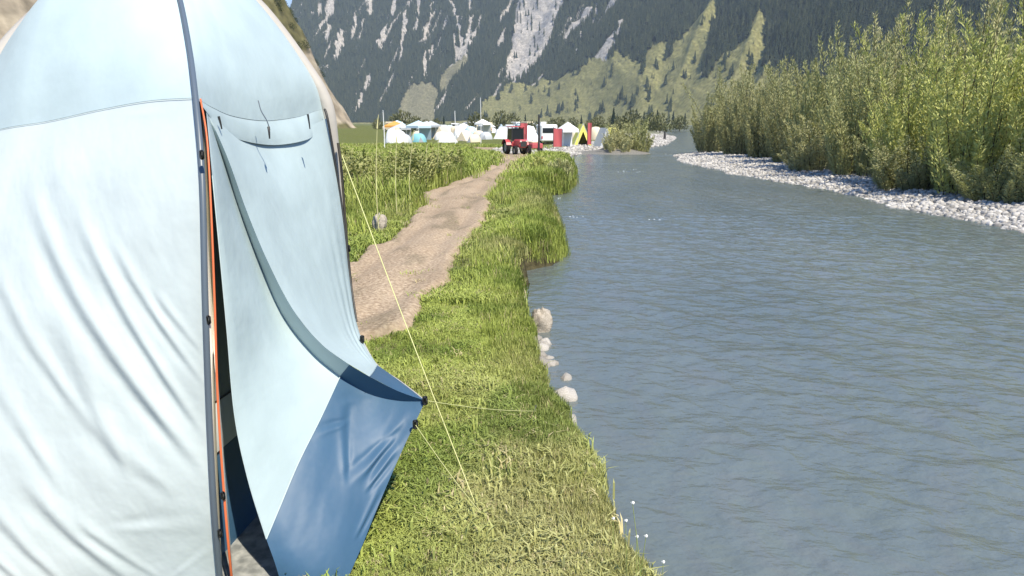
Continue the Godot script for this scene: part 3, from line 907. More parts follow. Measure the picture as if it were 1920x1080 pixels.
	var i2 := Vector3(-0.92, 0, -3.2)
	for band in [[0.0, 0.36, "cloth_blue", 0.0], [0.36, 0.52, "cloth_pale", 0.012], [0.52, 1.3, "cloth_mesh", 0.0]]:
		var a := Vector3(-0.16 * band[0], band[0] - 0.03, -0.22 * band[0])
		var b := Vector3(-0.16 * band[1], band[1] - 0.03, -0.22 * band[1])
		var sh := Vector3(band[3], 0, 0)
		put(patch([i1 + a + sh, i2 + a + sh], [i1 + b + sh, i2 + b + sh], [i1 + a + sh, i1 + b + sh], [i2 + a + sh, i2 + b + sh], 24, 16, o, 0.03, Vector3(0.9, 0, 0.3), 2), "inner_wall", M[band[2]], t)
	put(patch([i1 + Vector3(-0.1, -0.012, 0.28), Vector3(-0.6, -0.012, -2.08)], [i2 + Vector3(-0.05, -0.012, 0), Vector3(-0.62, -0.012, -3.2)], [i1 + Vector3(-0.1, -0.012, 0.28), i2 + Vector3(-0.05, -0.012, 0)], [Vector3(-0.6, -0.012, -2.08), Vector3(-0.62, -0.012, -3.2)], 30, 30, o, 0.012, Vector3.UP, 2), "groundsheet", M.groundsheet, t)
	# guy lines
	for g in [[Vector3(-0.83, 1.348, -3.45), Vector3(-0.141, -0.032, -2.547), 0.0021], [Vector3(-0.359, 0.405, -2.4), Vector3(-0.101, -0.031, -2.467), 0.0016], [tip, Vector3(0.13, -0.024, -3.519), 0.0016]]:
		var pts := PackedVector3Array()
		for i in 16:
			var f := i / 15.0
			pts.append(g[0].lerp(g[1], f) - Vector3(0, 0.012 * sin(PI * f), 0) - o)
		put(tube(pts, g[2], g[2], 6), "guy_line", M.cord_yellow, t)
		var e: Vector3 = g[1] - o
		put(tube(PackedVector3Array([e + Vector3(0.0, 0.035, 0.0), e + Vector3(-0.02, -0.06, 0)]), 0.004, 0.003, 6), "peg", M.peg, t)

# ---------------------------------------------------------------- willows on the far bank
func shoot_mesh_into(lf: SurfaceTool, sm: Array, g: RandomNumberGenerator, p0: Vector3, lean: Vector3, h: float, leaf_l: float, leaf_w: float, n: int) -> void:
	var C := PackedVector3Array()
	var bend := Vector3(g.randfn(0, 0.11), 0, g.randfn(0, 0.11)) * h
	for i in 5:
		var f := i / 4.0
		C.append(p0 + Vector3(0, h * f, 0) + lean * h * (f * 0.8 + f * f * 0.2) + bend * f * f)
	sm.append([C, 0.008 + 0.0028 * h])
	for i in n:
		var f := 0.015 + 1.0 * pow(g.randf(), 0.95)
		var k := minf(f, 1.0) * 4.0
		var b := mini(int(k), 3)
		var q := C[b].lerp(C[b + 1], k - b)
		var an := g.randf() * TAU
		var off := Vector3(cos(an), 0, sin(an))
		var spread := (0.22 + 0.42 * sin(PI * clampf(f, 0.0, 1.0)) * (1.0 - 0.35 * f) - 0.19 * f) * g.randf() * h * 0.20
		var dir := (off * 0.75 + Vector3(0, g.randf_range(0.5, 1.5), 0)).normalized()
		leaf(lf, g, q + off * spread + Vector3(0, g.randfn(0, 0.06), 0), dir, leaf_l * g.randf_range(0.7, 1.3), leaf_w, g.randf_range(0.72, 1.18))

func willow_meshes(seed_: int, shoots: int, h: float, spread: float, per: int, ll: float, lw: float) -> Array:
	var g := RandomNumberGenerator.new()
	g.seed = seed_
	var lf := st()
	lf.set_smooth_group(-1)
	var sm := []
	for i in shoots:
		var an := g.randf() * TAU
		var r := sqrt(g.randf()) * spread
		var off := Vector3(cos(an), 0, sin(an))
		var hh := h * (1.0 - 0.62 * pow(r / spread, 2.0)) * g.randf_range(0.5, 0.95)
		shoot_mesh_into(lf, sm, g, off * r * 0.75, off * g.randf_range(0.02, 0.34) * (0.3 + r / spread), hh, ll, lw, per)
	var bark := st()
	for s in sm: bark.append_from(tube(s[0], s[1], 0.006, 5), 0, Transform3D.IDENTITY)
	return [done(lf), bark.commit()]

func leaf_mat(called: String, c: Color) -> void:
	var m := mat(called, c.linear_to_srgb(), 0.6, 0.25)
	m.vertex_color_use_as_albedo = true
	m.backlight_enabled = true
	m.backlight = Color(0.6, 0.62, 0.32)

func willows() -> void:
	leaf_mat("willow_a", Color(0.50, 0.52, 0.19))
	leaf_mat("willow_b", Color(0.40, 0.41, 0.20))
	leaf_mat("willow_c", Color(0.47, 0.46, 0.25))
	leaf_mat("willow_d", Color(0.37, 0.37, 0.19))
	var kinds := []
	for k in 4: kinds.append(willow_meshes(100 + k, 84, 5.6, 1.9, 460, 0.13, 0.034))
	# x, distance, height factor, width factor, mesh, material, label
	var L := [
		[13.9, 17.8, 0.98, 1.0, 0, "willow_a", "yellow-green willow at the right end of the thicket, nearest the camera"],
		[16.3, 18.9, 1.04, 1.0, 1, "willow_c", "tall willow behind the nearest one at the right edge"],
		[13.1, 20.8, 1.02, 0.95, 2, "willow_a", "bright willow second from the right in the front of the thicket"],
		[15.9, 22.5, 1.08, 1.0, 3, "willow_a", "tall bright willow behind the second front bush of the thicket"],
		[18.6, 23.5, 1.05, 1.1, 0, "willow_b", "willow at the back of the thicket at the right edge"],
		[13.9, 25, 1.14, 1.0, 1, "willow_a", "bright willow third from the right in the front of the thicket"],
		[16.7, 27, 1.24, 1.0, 2, "willow_c", "tall pale-tipped willow in the middle row of the thicket"],
		[14.1, 29.5, 1.19, 1.0, 3, "willow_b", "willow with a shaded foot in the middle front of the thicket"],
		[17.5, 31.5, 1.39, 1.1, 0, "willow_a", "yellow-green willow in the second row of the thicket's middle"],
		[14.9, 34.5, 1.30, 1.05, 1, "willow_b", "dull green willow left of the thicket's middle"],
		[13.6, 33, 0.55, 0.9, 2, "willow_c", "low greyish willow in front of the thicket's left half"],
		[18.3, 37, 1.36, 1.1, 2, "willow_c", "olive willow in the second row left of the middle"],
		[15.6, 40, 1.22, 1.1, 3, "willow_d", "dark willow above the pale gravel in the thicket's left half"],
		[18, 44, 1.30, 1.2, 0, "willow_b", "rounded willow in the second row of the thicket's left half"],
		[16.6, 47, 1.18, 1.1, 1, "willow_d", "dark willow third from the thicket's left end"],
		[19.4, 51.5, 1.30, 1.2, 2, "willow_c", "olive willow behind the third from the thicket's left end"],
		[17.9, 54, 1.22, 1.1, 3, "willow_d", "dark willow second from the thicket's left end"],
		[18.4, 62, 1.34, 1.3, 0, "willow_d", "dark willow at the left end of the thicket beside the river bend"],
		[22.8, 58, 1.43, 1.2, 1, "willow_b", "pale-topped willow behind the left end of the thicket"],
		[21.5, 30, 1.43, 1.2, 3, "willow_b", "willow at the back of the thicket right of the middle"],
		[22.5, 41, 1.43, 1.3, 1, "willow_c", "willow at the back of the thicket left of the middle"],
		[12.6, 18.6, 0.34, 0.75, 1, "willow_b", "low bush at the foot of the nearest willow"],
		[12.4, 23.2, 0.32, 0.8, 3, "willow_d", "low dark bush on the gravel before the third willow"]]
	for i in L.size():
		var a = L[i]
		var p := Vector3(a[0] + (0.9 if a[1] < 50.0 else 0.0), 0, -a[1])
		p.y = height(p.x, p.z) - 0.04
		var o := base("willow_bush", p, i * 1.37)
		tag(o, a[6], "bush", "willows along the far bank")
		var sc := Transform3D(Basis.from_scale(Vector3(a[3] * 1.08, a[2] * (1.05 + 0.14 * sin(i * 2.4)), a[3] * 1.08)))
		put(kinds[a[4]][0], "foliage", M[a[5]], o, sc)
		put(kinds[a[4]][1], "stems", M.bark, o, sc)
	# islet bushes and the bush on the near bank
	var isl := willow_meshes(140, 40, 3.6, 1.5, 150, 0.20, 0.055)
	for a in [[9.6, 64.6, 0.85, 1.0, "willow_c", "olive bush on the river islet, left one"], [11.4, 66.0, 1.0, 1.1, "willow_b", "green bush on the river islet, right one"], [10.6, 67.5, 0.9, 1.2, "willow_d", "dark bush at the back of the river islet"]]:
		var p := Vector3(a[0], height(a[0], -a[1]) + 0.25, -a[1])
		p.y = maxf(p.y, water_y(-a[1]) + 0.05)
		var o := base("islet_bush", p, a[0] * 2.0)
		tag(o, a[5], "bush", "bushes on the river islet")
		var sc := Transform3D(Basis.from_scale(Vector3(a[3], a[2], a[3])))
		put(isl[0], "foliage", M[a[4]], o, sc)
		put(isl[1], "stems", M.bark, o, sc)
	var nb := willow_meshes(150, 34, 0.95, 0.5, 110, 0.11, 0.03)
	for a in [[1.7, 25.0, 1.0, "willow_b", "dark-footed bush overhanging the water on the grassy bank"], [1.1, 26.4, 0.9, "willow_a", "light green bush beside the overhanging one on the grassy bank"]]:
		var o := base("bank_bush", Vector3(a[0], height(a[0], -a[1]) - 0.03, -a[1]), a[1])
		tag(o, a[4], "bush", "bushes on the grassy bank")
		put(nb[0], "foliage", M[a[3]], o, Transform3D(Basis.from_scale(Vector3.ONE * a[2])))
		put(nb[1], "stems", M.bark, o, Transform3D(Basis.from_scale(Vector3.ONE * a[2])))

# ---------------------------------------------------------------- trees on the valley floor
func valley_trees() -> void:
	var fir_c := st()
	var fm := fir_mesh(9, 9, 77)
	var m := mat("fir_near", lin(0.022, 0.036, 0.03), 0.9, 0.1)
	m.vertex_color_use_as_albedo = true
	var trunk := tube(PackedVector3Array([Vector3(0, -0.04, 0), Vector3(0, 0.5, 0), Vector3(0, 0.96, 0)]), 0.02, 0.004, 6)
	var spots := [[1150, 260.0, 8.0], [1182, 340.0, 9.0], [1193, 420.0, 11.0], [1207, 410.0, 9.0], [1232, 300.0, 8.0], [1262, 520.0, 11.0], [1284, 540.0, 10.0], [1090, 420.0, 7.0], [985, 430.0, 8.0], [880, 400.0, 8.0], [832, 440.0, 7.0]]
	spots.sort_custom(func(p, q): return p[0] < q[0])
	for i in spots.size():
		var a = spots[i]
		var d: float = a[1]
		var x: float = (a[0] - 960.0) / 1304.0 * d * 0.973
		var o := base("conifer", Vector3(x, -0.8, -d), i * 0.7)
		tag(o, "dark conifer on the valley floor, %s from the left in its row" % nth(i + 1), "tree", "conifers on the valley floor")
		var t: float = a[2]
		put(fm, "crown", m, o, Transform3D(Basis.from_scale(Vector3(t * 1.1, t, t * 1.1))))
		put(trunk, "trunk", M.bark, o, Transform3D(Basis.from_scale(Vector3(t, t, t))))
	# pale broadleaf bushes at the back of the camp
	leaf_mat("far_bush", Color(0.15, 0.16, 0.085))
	var bm := bush_mesh(420, 91)
	var stem := tube(PackedVector3Array([Vector3(0, -0.1, 0), Vector3(0.02, 0.5, 0)]), 0.03, 0.015, 5)
	for i in 28:
		var d := rng.randf_range(170.0, 320.0)
		var px := 700.0 + 23.0 * i + rng.randf_range(0.0, 20.0)
		var t := rng.randf_range(3.0, 6.5)
		var o := base("valley_bush", Vector3((px - 960.0) / 1304.0 * d * 0.973, -0.8, -d), i * 1.1)
		tag(o, "grey-green bush behind the far tents, %s from the left" % nth(i + 1), "bush", "bushes behind the camp")
		put(bm, "foliage", M.far_bush, o, Transform3D(Basis.from_scale(Vector3(t, t, t))))
		put(stem, "stem", M.bark, o, Transform3D(Basis.from_scale(Vector3(t, t, t))))

# ---------------------------------------------------------------- the far camp
func dome_mesh(w: float, h: float, l: float) -> ArrayMesh:
	var P := PackedVector3Array()
	for j in 7:
		var e := PI * 0.5 * j / 6.0
		for i in 17:
			var a := TAU * i / 16.0
			var k := 1.0 + 0.10 * absf(cos(2.0 * a))
			P.append(Vector3(cos(a) * pow(cos(e), 0.7) * w * 0.5 * k, sin(e) * h, sin(a) * pow(cos(e), 0.7) * l * 0.5 * k))
	return sheet(P, 17, 7)

func ridge_mesh(w: float, h: float, l: float) -> ArrayMesh:
	var s := st()
	s.set_smooth_group(-1)
	var a := Vector3(-w / 2, 0, l / 2); var b := Vector3(w / 2, 0, l / 2); var c := Vector3(0, h, l / 2 - 0.1)
	var d := Vector3(-w / 2, 0, -l / 2); var e := Vector3(w / 2, 0, -l / 2); var f := Vector3(0, h, -l / 2 + 0.1)
	tri(s, a, c, b); tri(s, d, e, f)
	quad(s, a, d, f, c); quad(s, b, c, f, e)
	return done(s)

func canopy(called: String, label: String, group: String, p: Vector3, turn: float, w: float, h: float, m: String) -> void:
	var o := base(called, p, turn)
	tag(o, label, "canopy", group)
	var s := st()
	s.set_smooth_group(-1)
	var top := Vector3(0, h, 0)
	var e := h * 0.72
	var q := [Vector3(-w, e, -w) * 0.5, Vector3(w, e, -w) * 0.5, Vector3(w, e, w) * 0.5, Vector3(-w, e, w) * 0.5]
	for k in 4:
		q[k].y = e
	for k in 4:
		tri(s, q[k], q[(k + 1) % 4], top)
		quad(s, q[k], q[k] - Vector3(0, 0.3, 0), q[(k + 1) % 4] - Vector3(0, 0.3, 0), q[(k + 1) % 4])
	put(done(s), "roof", M[m], o)
	for k in 4: put(tube(PackedVector3Array([Vector3(q[k].x, 0, q[k].z) * 0.97, Vector3(q[k].x * 0.97, e, q[k].z * 0.97)]), 0.03, 0.03, 5), "post", M.camp_grey, o)
	var s2 := st()
	quad(s2, q[0] * Vector3(0.96, 1, 0.96), q[1] * Vector3(0.96, 1, 0.96), Vector3(q[1].x * 0.96, 0.02, q[1].z * 0.96), Vector3(q[0].x * 0.96, 0.02, q[0].z * 0.96))
	put(done(s2), "back_wall", M[m], o)

func wheel(o: Node3D, p: Vector3, r: float, w: float) -> void:
	var P := PackedVector3Array()
	var prof := [[0.62, -0.42], [0.9, -0.5], [1.0, -0.36], [1.0, 0.36], [0.9, 0.5], [0.62, 0.42]]
	for a in prof:
		for i in 19:
			var an := TAU * i / 18.0
			P.append(p + Vector3(a[1] * w, cos(an) * r * a[0], sin(an) * r * a[0]))
	var ty := put(sheet(P, 19, prof.size()), "wheel", M.tyre, o)
	var Q := PackedVector3Array()
	for a in [[0.0, 0.30], [0.3, 0.30], [0.35, 0.16], [0.55, 0.14], [0.64, 0.40], [0.64, -0.40], [0.0, -0.30]]:
		for i in 19:
			var an := TAU * i / 18.0
			Q.append(p + Vector3(a[1] * w * signf(p.x + 0.0001), cos(an) * r * a[0], sin(an) * r * a[0]))
	put(sheet(Q, 19, 7), "rim", M.rim_metal, ty)

func van(label: String, p: Vector3, turn: float, m: String, h := 2.5, group := "") -> void:
	var o := base("parked_van", p, turn)
	tag(o, label, "van", group)
	var s := st()
	s.set_smooth_group(-1)
	box(s, Vector3(0, 0.35 + (h - 0.35) * 0.5, 0.3), Vector3(1.95, h - 0.35, 4.2), 0.12)
	box(s, Vector3(0, 0.85, -2.2), Vector3(1.9, 0.95, 1.1), 0.15)
	put(done(s), "body", M[m], o)
	put(boxm(Vector3(0, h * 0.7, 2.41), Vector3(1.5, h * 0.25, 0.03), 0.01), "window", M.dark_glass, o)
	put(boxm(Vector3(0, h * 0.68, -1.82), Vector3(1.6, h * 0.28, 0.05), 0.01), "windscreen", M.dark_glass, o)
	for sx in [-1.0, 1.0]: put(boxm(Vector3(sx * 0.985, h * 0.7, -1.0), Vector3(0.03, h * 0.24, 1.0), 0.01), "window", M.dark_glass, o)
	for sx in [-1.0, 1.0]:
		put(boxm(Vector3(sx * 0.8, 0.8, 2.42), Vector3(0.16, 0.3, 0.04), 0.01), "tail_lamp", M.camp_red, o)
		for z in [-1.9, 1.4]: wheel(o, Vector3(sx * 0.86, 0.36, z), 0.36, 0.24)

func camp() -> void:
	var domes := [dome_mesh(1.9, 1.15, 2.1), dome_mesh(2.4, 1.6, 2.5), dome_mesh(1.5, 1.0, 2.0)]
	var ridges := [ridge_mesh(1.7, 1.3, 2.2), ridge_mesh(2.2, 1.8, 2.6)]
	var door := st()
	door.set_smooth_group(-1)
	tri(door, Vector3(-0.32, 0.02, 0), Vector3(0.0, 0.72, -0.28), Vector3(0.32, 0.02, 0))
	var door_m := done(door)
	var names := {"camp_white": "white", "camp_cream": "cream", "camp_grey": "grey", "camp_teal": "teal", "camp_pale_blue": "pale blue", "camp_orange": "orange"}
	var pick := ["camp_white", "camp_white", "camp_white", "camp_white", "camp_cream", "camp_grey", "camp_grey", "camp_pale_blue", "camp_white", "camp_cream"]
	# pixel-free layout: rows of pitches from 76 to 260 m down the meadow
	var n := 0
	var d := 76.0
	while d < 260.0:
		var x := -0.167 * d + rng.randf_range(0.0, 1.5)
		var xmax := (-0.135 * d if d < 86.0 else (-0.02 * d if d < 100.0 else 0.04 * d))
		while x < xmax:
			var c: String = pick[rng.randi() % pick.size()]
			if n == 3 or n == 30: c = "camp_teal"
			if n == 17: c = "camp_orange"
			var p := Vector3(x, height(x, -d) - 0.02, -d + rng.randf_range(-2.0, 2.0))
			var turn := rng.randf_range(-0.8, 0.8)
			var k := rng.randf()
			var bear := 960.0 + 1304.0 * x / (d * 1.02)
			var side := "at the left end" if bear < 790.0 else ("left of the short pole" if bear < 852.0 else ("between the two poles" if bear < 902.0 else ("between tall pole and tractor" if bear < 958.0 else "behind the red tractor")))
			var row := side + (", front camp row" if d < 90.0 else (", second camp row" if d < 110.0 else (", third camp row" if d < 140.0 else (", fourth camp row" if d < 180.0 else ", rear camp row"))))
			if k < 0.16 and d > 86.0:
				canopy("camp_canopy", "%s pyramid-roofed canopy %s" % [names[c], row], "canopies in the far camp", p, turn, rng.randf_range(2.0, 2.8), rng.randf_range(2.2, 2.8), c)
			elif k < 0.24 and d > 100.0:
				van("%s van parked %s" % [names[c], row], p, turn + 0.5, c, rng.randf_range(2.0, 2.6), "vans in the far camp")
			else:
				var ridge := k > 0.72
				var big := rng.randf() < (0.15 if d < 90.0 else 0.4)
				var o := base("ridge_tent" if ridge else "small_dome_tent", p, turn)
				tag(o, "%s%s %s tent %s" % ["big " if big else "small ", names[c], "ridge" if ridge else "dome", row], "tent", "tents in the far camp")
				if ridge: put(ridges[1 if big else 0], "flysheet", M[c], o)
				else: put(domes[1 if big else (rng.randi() % 2) * 2], "flysheet", M[c], o)
				var dz := 1.12 if ridge else 1.27
				if big: dz = 1.32 if ridge else 1.45
				put(door_m, "door", M.camp_door, o, Transform3D(Basis.IDENTITY, Vector3(0, 0, dz)))
			n += 1
			x += rng.randf_range(2.6, 4.8) * (1.0 if d < 110.0 else 1.7)
		d += rng.randf_range(6.5, 10.0)
	# where several in one part of the camp look alike, count them from the left
	var alike := {}
	for c in get_children():
		var gr: String = c.get_meta("group", "")
		if not gr.ends_with("in the far camp"): continue
		var l: String = c.get_meta("label")
		if not alike.has(l): alike[l] = []
		alike[l].append(c)
	for l in alike:
		if alike[l].size() < 2: continue
		alike[l].sort_custom(func(p, q): return p.position.x / p.position.z > q.position.x / q.position.z)
		for i in alike[l].size(): alike[l][i].set_meta("label", "%s, %s from left" % [l, nth(i + 1)])
	# slender poles standing in the camp
	for a in [[904.0, 84.0, 5.2, "tall thin pale pole rising above the middle of the camp"], [858.0, 70.0, 3.3, "short thin pale pole left of the camp's middle"], [730.0, 60.0, 3.2, "thin pale pole at the left end of the camp"]]:
		var p := Vector3((a[0] - 960.0) / 1304.0 * a[1] * 1.02, 0, -a[1])
		p.y = height(p.x, p.z)
		var o := base("camp_pole", p)
		tag(o, a[3], "pole")
		put(tube(PackedVector3Array([Vector3(0, -0.2, 0), Vector3(0.03, a[2] * 0.5, 0), Vector3(0, a[2], 0)]), 0.045, 0.03, 7), "shaft", M.camp_white, o)
		put(tube(PackedVector3Array([Vector3(0, a[2], 0), Vector3(0, a[2] + 0.08, 0)]), 0.055, 0.02, 7), "finial", M.camp_grey, o)

func pitch_at(bearing: float, d: float) -> Vector3:
	var x := (bearing - 960.0) / 1304.0 * d * 1.02
	return Vector3(x, height(x, -d), -d)

func banner(called: String, label: String, p: Vector3, turn: float, w: float, h0: float, h1: float, m: String, cat := "banner") -> void:
	var o := base(called, p, turn)
	tag(o, label, cat)
	put(tube(PackedVector3Array([Vector3(-w * 0.5, 0, 0), Vector3(-w * 0.5, h1 + 0.12, 0)]), 0.03, 0.025, 6), "pole", M.steel_dark, o)
	var P := PackedVector3Array()
	for j in 12:
		for i in 8:
			var u := i / 7.0
			var v := j / 11.0
			P.append(Vector3(lerpf(-w * 0.5, w * 0.5, u), lerpf(h0, h1, v), 0.08 * sin(u * 6.0 + v * 2.0) * u))
	put(sheet(P, 8, 12), "cloth", M[m], o)

func vehicle_and_banners() -> void:
	# red utility tractor, seen from the front
	var p := Vector3(0.343, -0.569, -45.534)
	p.y = height(p.x, p.z) + 0.02
	var o := base("red_tractor", p, 0.35)
	tag(o, "small red tractor with dark cab at the end of the dirt track", "tractor")
	var s := st()
	s.set_smooth_group(-1)
	box(s, Vector3(0, 0.72, 0.55), Vector3(0.56, 0.5, 1.15), 0.09)
	box(s, Vector3(0, 0.66, -0.35), Vector3(0.8, 0.34, 0.9), 0.06)
	put(done(s), "body", M.red_paint, o)
	put(boxm(Vector3(0, 0.7, 1.14), Vector3(0.4, 0.34, 0.03), 0.01), "grille", M.steel_dark, o)
	for sx in [-1.0, 1.0]:
		put(boxm(Vector3(sx * 0.2, 0.86, 1.15), Vector3(0.11, 0.09, 0.04), 0.015), "headlight", M.lamp_glass, o)
		wheel(o, Vector3(sx * 0.46, 0.29, 0.82), 0.29, 0.2)
		wheel(o, Vector3(sx * 0.58, 0.46, -0.42), 0.46, 0.28)
		var f := st()
		f.set_smooth_group(-1)
		for k in 7:
			var a0 := PI * (0.1 + 0.8 * k / 7.0)
			var a1 := PI * (0.1 + 0.8 * (k + 1) / 7.0)
			var c0 := Vector3(0, 0.46 + sin(a0) * 0.52, -0.42 + cos(a0) * 0.52)
			var c1 := Vector3(0, 0.46 + sin(a1) * 0.52, -0.42 + cos(a1) * 0.52)
			quad(f, c0 + Vector3(sx * 0.42, 0, 0), c1 + Vector3(sx * 0.42, 0, 0), c1 + Vector3(sx * 0.76, 0, 0), c0 + Vector3(sx * 0.76, 0, 0))
		put(done(f), "mudguard", M.red_paint, o)
		for z in [0.08, -0.78]:
			put(tube(PackedVector3Array([Vector3(sx * 0.4, 0.8, z), Vector3(sx * 0.38, 1.72, z * 0.9)]), 0.028, 0.028, 6), "cab_post", M.steel_dark, o)
		put(boxm(Vector3(sx * 0.4, 1.3, -0.34), Vector3(0.015, 0.7, 0.76), 0.004), "cab_window", M.dark_glass, o)
	put(boxm(Vector3(0, 1.3, 0.07), Vector3(0.74, 0.72, 0.02), 0.005), "windscreen", M.dark_glass, o)
	put(boxm(Vector3(0, 1.75, -0.34), Vector3(0.92, 0.07, 1.05), 0.03), "roof", M.red_paint, o)
	put(boxm(Vector3(0, 0.92, -0.45), Vector3(0.42, 0.1, 0.4), 0.04), "seat", M.steel_dark, o)
	put(tube(PackedVector3Array([Vector3(0.2, 0.9, 0.85), Vector3(0.2, 1.3, 0.85)]), 0.025, 0.025, 6), "exhaust", M.steel_dark, o)
	# red sheeted trailer next to it, and a black post
	banner("red_banner", "tall red banner close behind the red tractor", pitch_at(981, 50.0), 0.2, 0.5, 0.5, 2.15, "camp_red")
	var tr := base("cart", pitch_at(999, 51.0), 0.4)
	tag(tr, "low red and dark cart standing between tractor and black post", "cart")
	put(boxm(Vector3(0, 0.62, 0), Vector3(0.85, 0.36, 1.4), 0.05), "tub", M.camp_red, tr)
	put(boxm(Vector3(0, 0.88, -0.1), Vector3(0.6, 0.16, 0.9), 0.06), "load", M.camp_cream, tr)
	for sx in [-1.0, 1.0]: wheel(tr, Vector3(sx * 0.5, 0.33, 0), 0.33, 0.16)
	put(tube(PackedVector3Array([Vector3(0, 0.5, 0.7), Vector3(0, 0.3, 1.4)]), 0.03, 0.03, 6), "drawbar", M.steel_dark, tr)
	var bp := base("black_post", pitch_at(1008, 48.0))
	tag(bp, "slim black post standing right of the red tractor", "post")
	put(tube(PackedVector3Array([Vector3(0, -0.3, 0), Vector3(0.02, 1.2, 0), Vector3(0, 2.6, 0)]), 0.085, 0.06, 8), "shaft", M.steel_dark, bp)
	put(tube(PackedVector3Array([Vector3(0, 2.6, 0), Vector3(0, 2.68, 0)]), 0.075, 0.03, 8), "cap", M.camp_dark, bp)
	van("white van with dark windows parked behind the black post", pitch_at(1021, 84.0), 0.1, "camp_white", 2.25)
	banner("red_banner", "wide red banner between the white van and the white canopy", pitch_at(1042, 66.0), 0.1, 0.8, 0.35, 2.0, "camp_red")
	canopy("white_canopy", "white canopy between the red banner and the yellow tent", "", pitch_at(1060, 72.0), 0.3, 1.7, 2.6, "camp_white")
	# yellow ridge tent with a dark opening
	var y := base("yellow_tent", pitch_at(1084, 78.0), 0.1)
	tag(y, "yellow ridge tent with dark open doorway near the river", "tent")
	# open at the front between two flaps: the doorway is a real opening
	var fs := st()
	fs.set_smooth_group(-1)
	var yt := [Vector3(0, 2.3, 1.1), Vector3(0, 2.3, -1.1)]
	for sx in [-1.0, 1.0]:
		quad(fs, Vector3(sx, 0, 1.2), Vector3(sx, 0, -1.2), yt[1], yt[0])
	tri(fs, Vector3(-1, 0, -1.2), Vector3(1, 0, -1.2), yt[1])
	put(done(fs), "flysheet", M.camp_yellow, y)
	for sx in [-1.0, 1.0]:
		var ff := st()
		ff.set_smooth_group(-1)
		quad(ff, Vector3(sx * 0.99, 0.0, 1.2), Vector3(sx * 0.62, 0.0, 1.25), Vector3(0.0, 1.5, 1.16), yt[0])
		put(done(ff), "door_flap", M.camp_yellow, y)
	for sx in [-1.0, 1.0]: put(tube(PackedVector3Array([Vector3(0, 2.32, 1.1), Vector3(sx * 1.04, 0.0, 1.24)]), 0.03, 0.03, 5), "pole", M.camp_grey, y)
	banner("red_banner", "narrow red banner just right of the yellow tent", pitch_at(1099, 74.0), 0.1, 0.42, 0.3, 2.5, "camp_red")
	var w := base("white_tent", pitch_at(1124, 76.0), 0.3)
	tag(w, "white pointed ridge tent at the camp's right end near the gravel", "tent")
	put(ridge_mesh(1.6, 2.0, 2.0), "flysheet", M.camp_grey, w)
	var dw := st()
	tri(dw, Vector3(-0.2, 0.7, 1.01), Vector3(0, 1.7, 0.98), Vector3(0.2, 0.7, 1.01))
	put(done(dw), "door", M.camp_door, w)
	for a in [[1033.0, 84.0, "camp_cream", "cream dome tent behind the wide red banner"], [1072.0, 92.0, "camp_cream", "cream dome tent left of the yellow tent"], [1110.0, 95.0, "camp_cream", "cream dome tent behind the narrow red banner"], [992.0, 66.0, "camp_white", "white dome tent behind the red cart"], [1140.0, 98.0, "camp_yellow", "small yellow dome tent at the far right of the camp"]]:
		var q := base("small_dome_tent", pitch_at(a[0], a[1]), 0.2)
		tag(q, a[3], "tent", "tents in the far camp")
		put(dome_mesh(1.9, 1.7, 2.2), "flysheet", M[a[2]], q)
		var ds2 := st()
		tri(ds2, Vector3(-0.3, 0.05, 1.25), Vector3(0, 1.0, 1.1), Vector3(0.3, 0.05, 1.25))
		put(done(ds2), "door", M.camp_door, q)

# ---------------------------------------------------------------- stones
func stone_mesh(seed_: int, nu := 13, nv := 8) -> ArrayMesh:
	var f := FastNoiseLite.new()
	f.seed = seed_
	f.frequency = 0.9
	f.fractal_octaves = 3
	var P := PackedVector3Array()
	var C := PackedColorArray()
	for j in nv:
		var e := PI * (float(j) / (nv - 1) - 0.5)
		for i in nu:
			var a := TAU * (i % (nu - 1)) / (nu - 1)
			var v := Vector3(cos(e) * cos(a), sin(e), cos(e) * sin(a))
			var r := 1.0 + 0.42 * f.get_noise_3dv(v * 1.3)
			P.append(v * r * Vector3(0.5, 0.36, 0.42))
			C.append(Color.WHITE)
	return sheet(P, nu, nv, C)

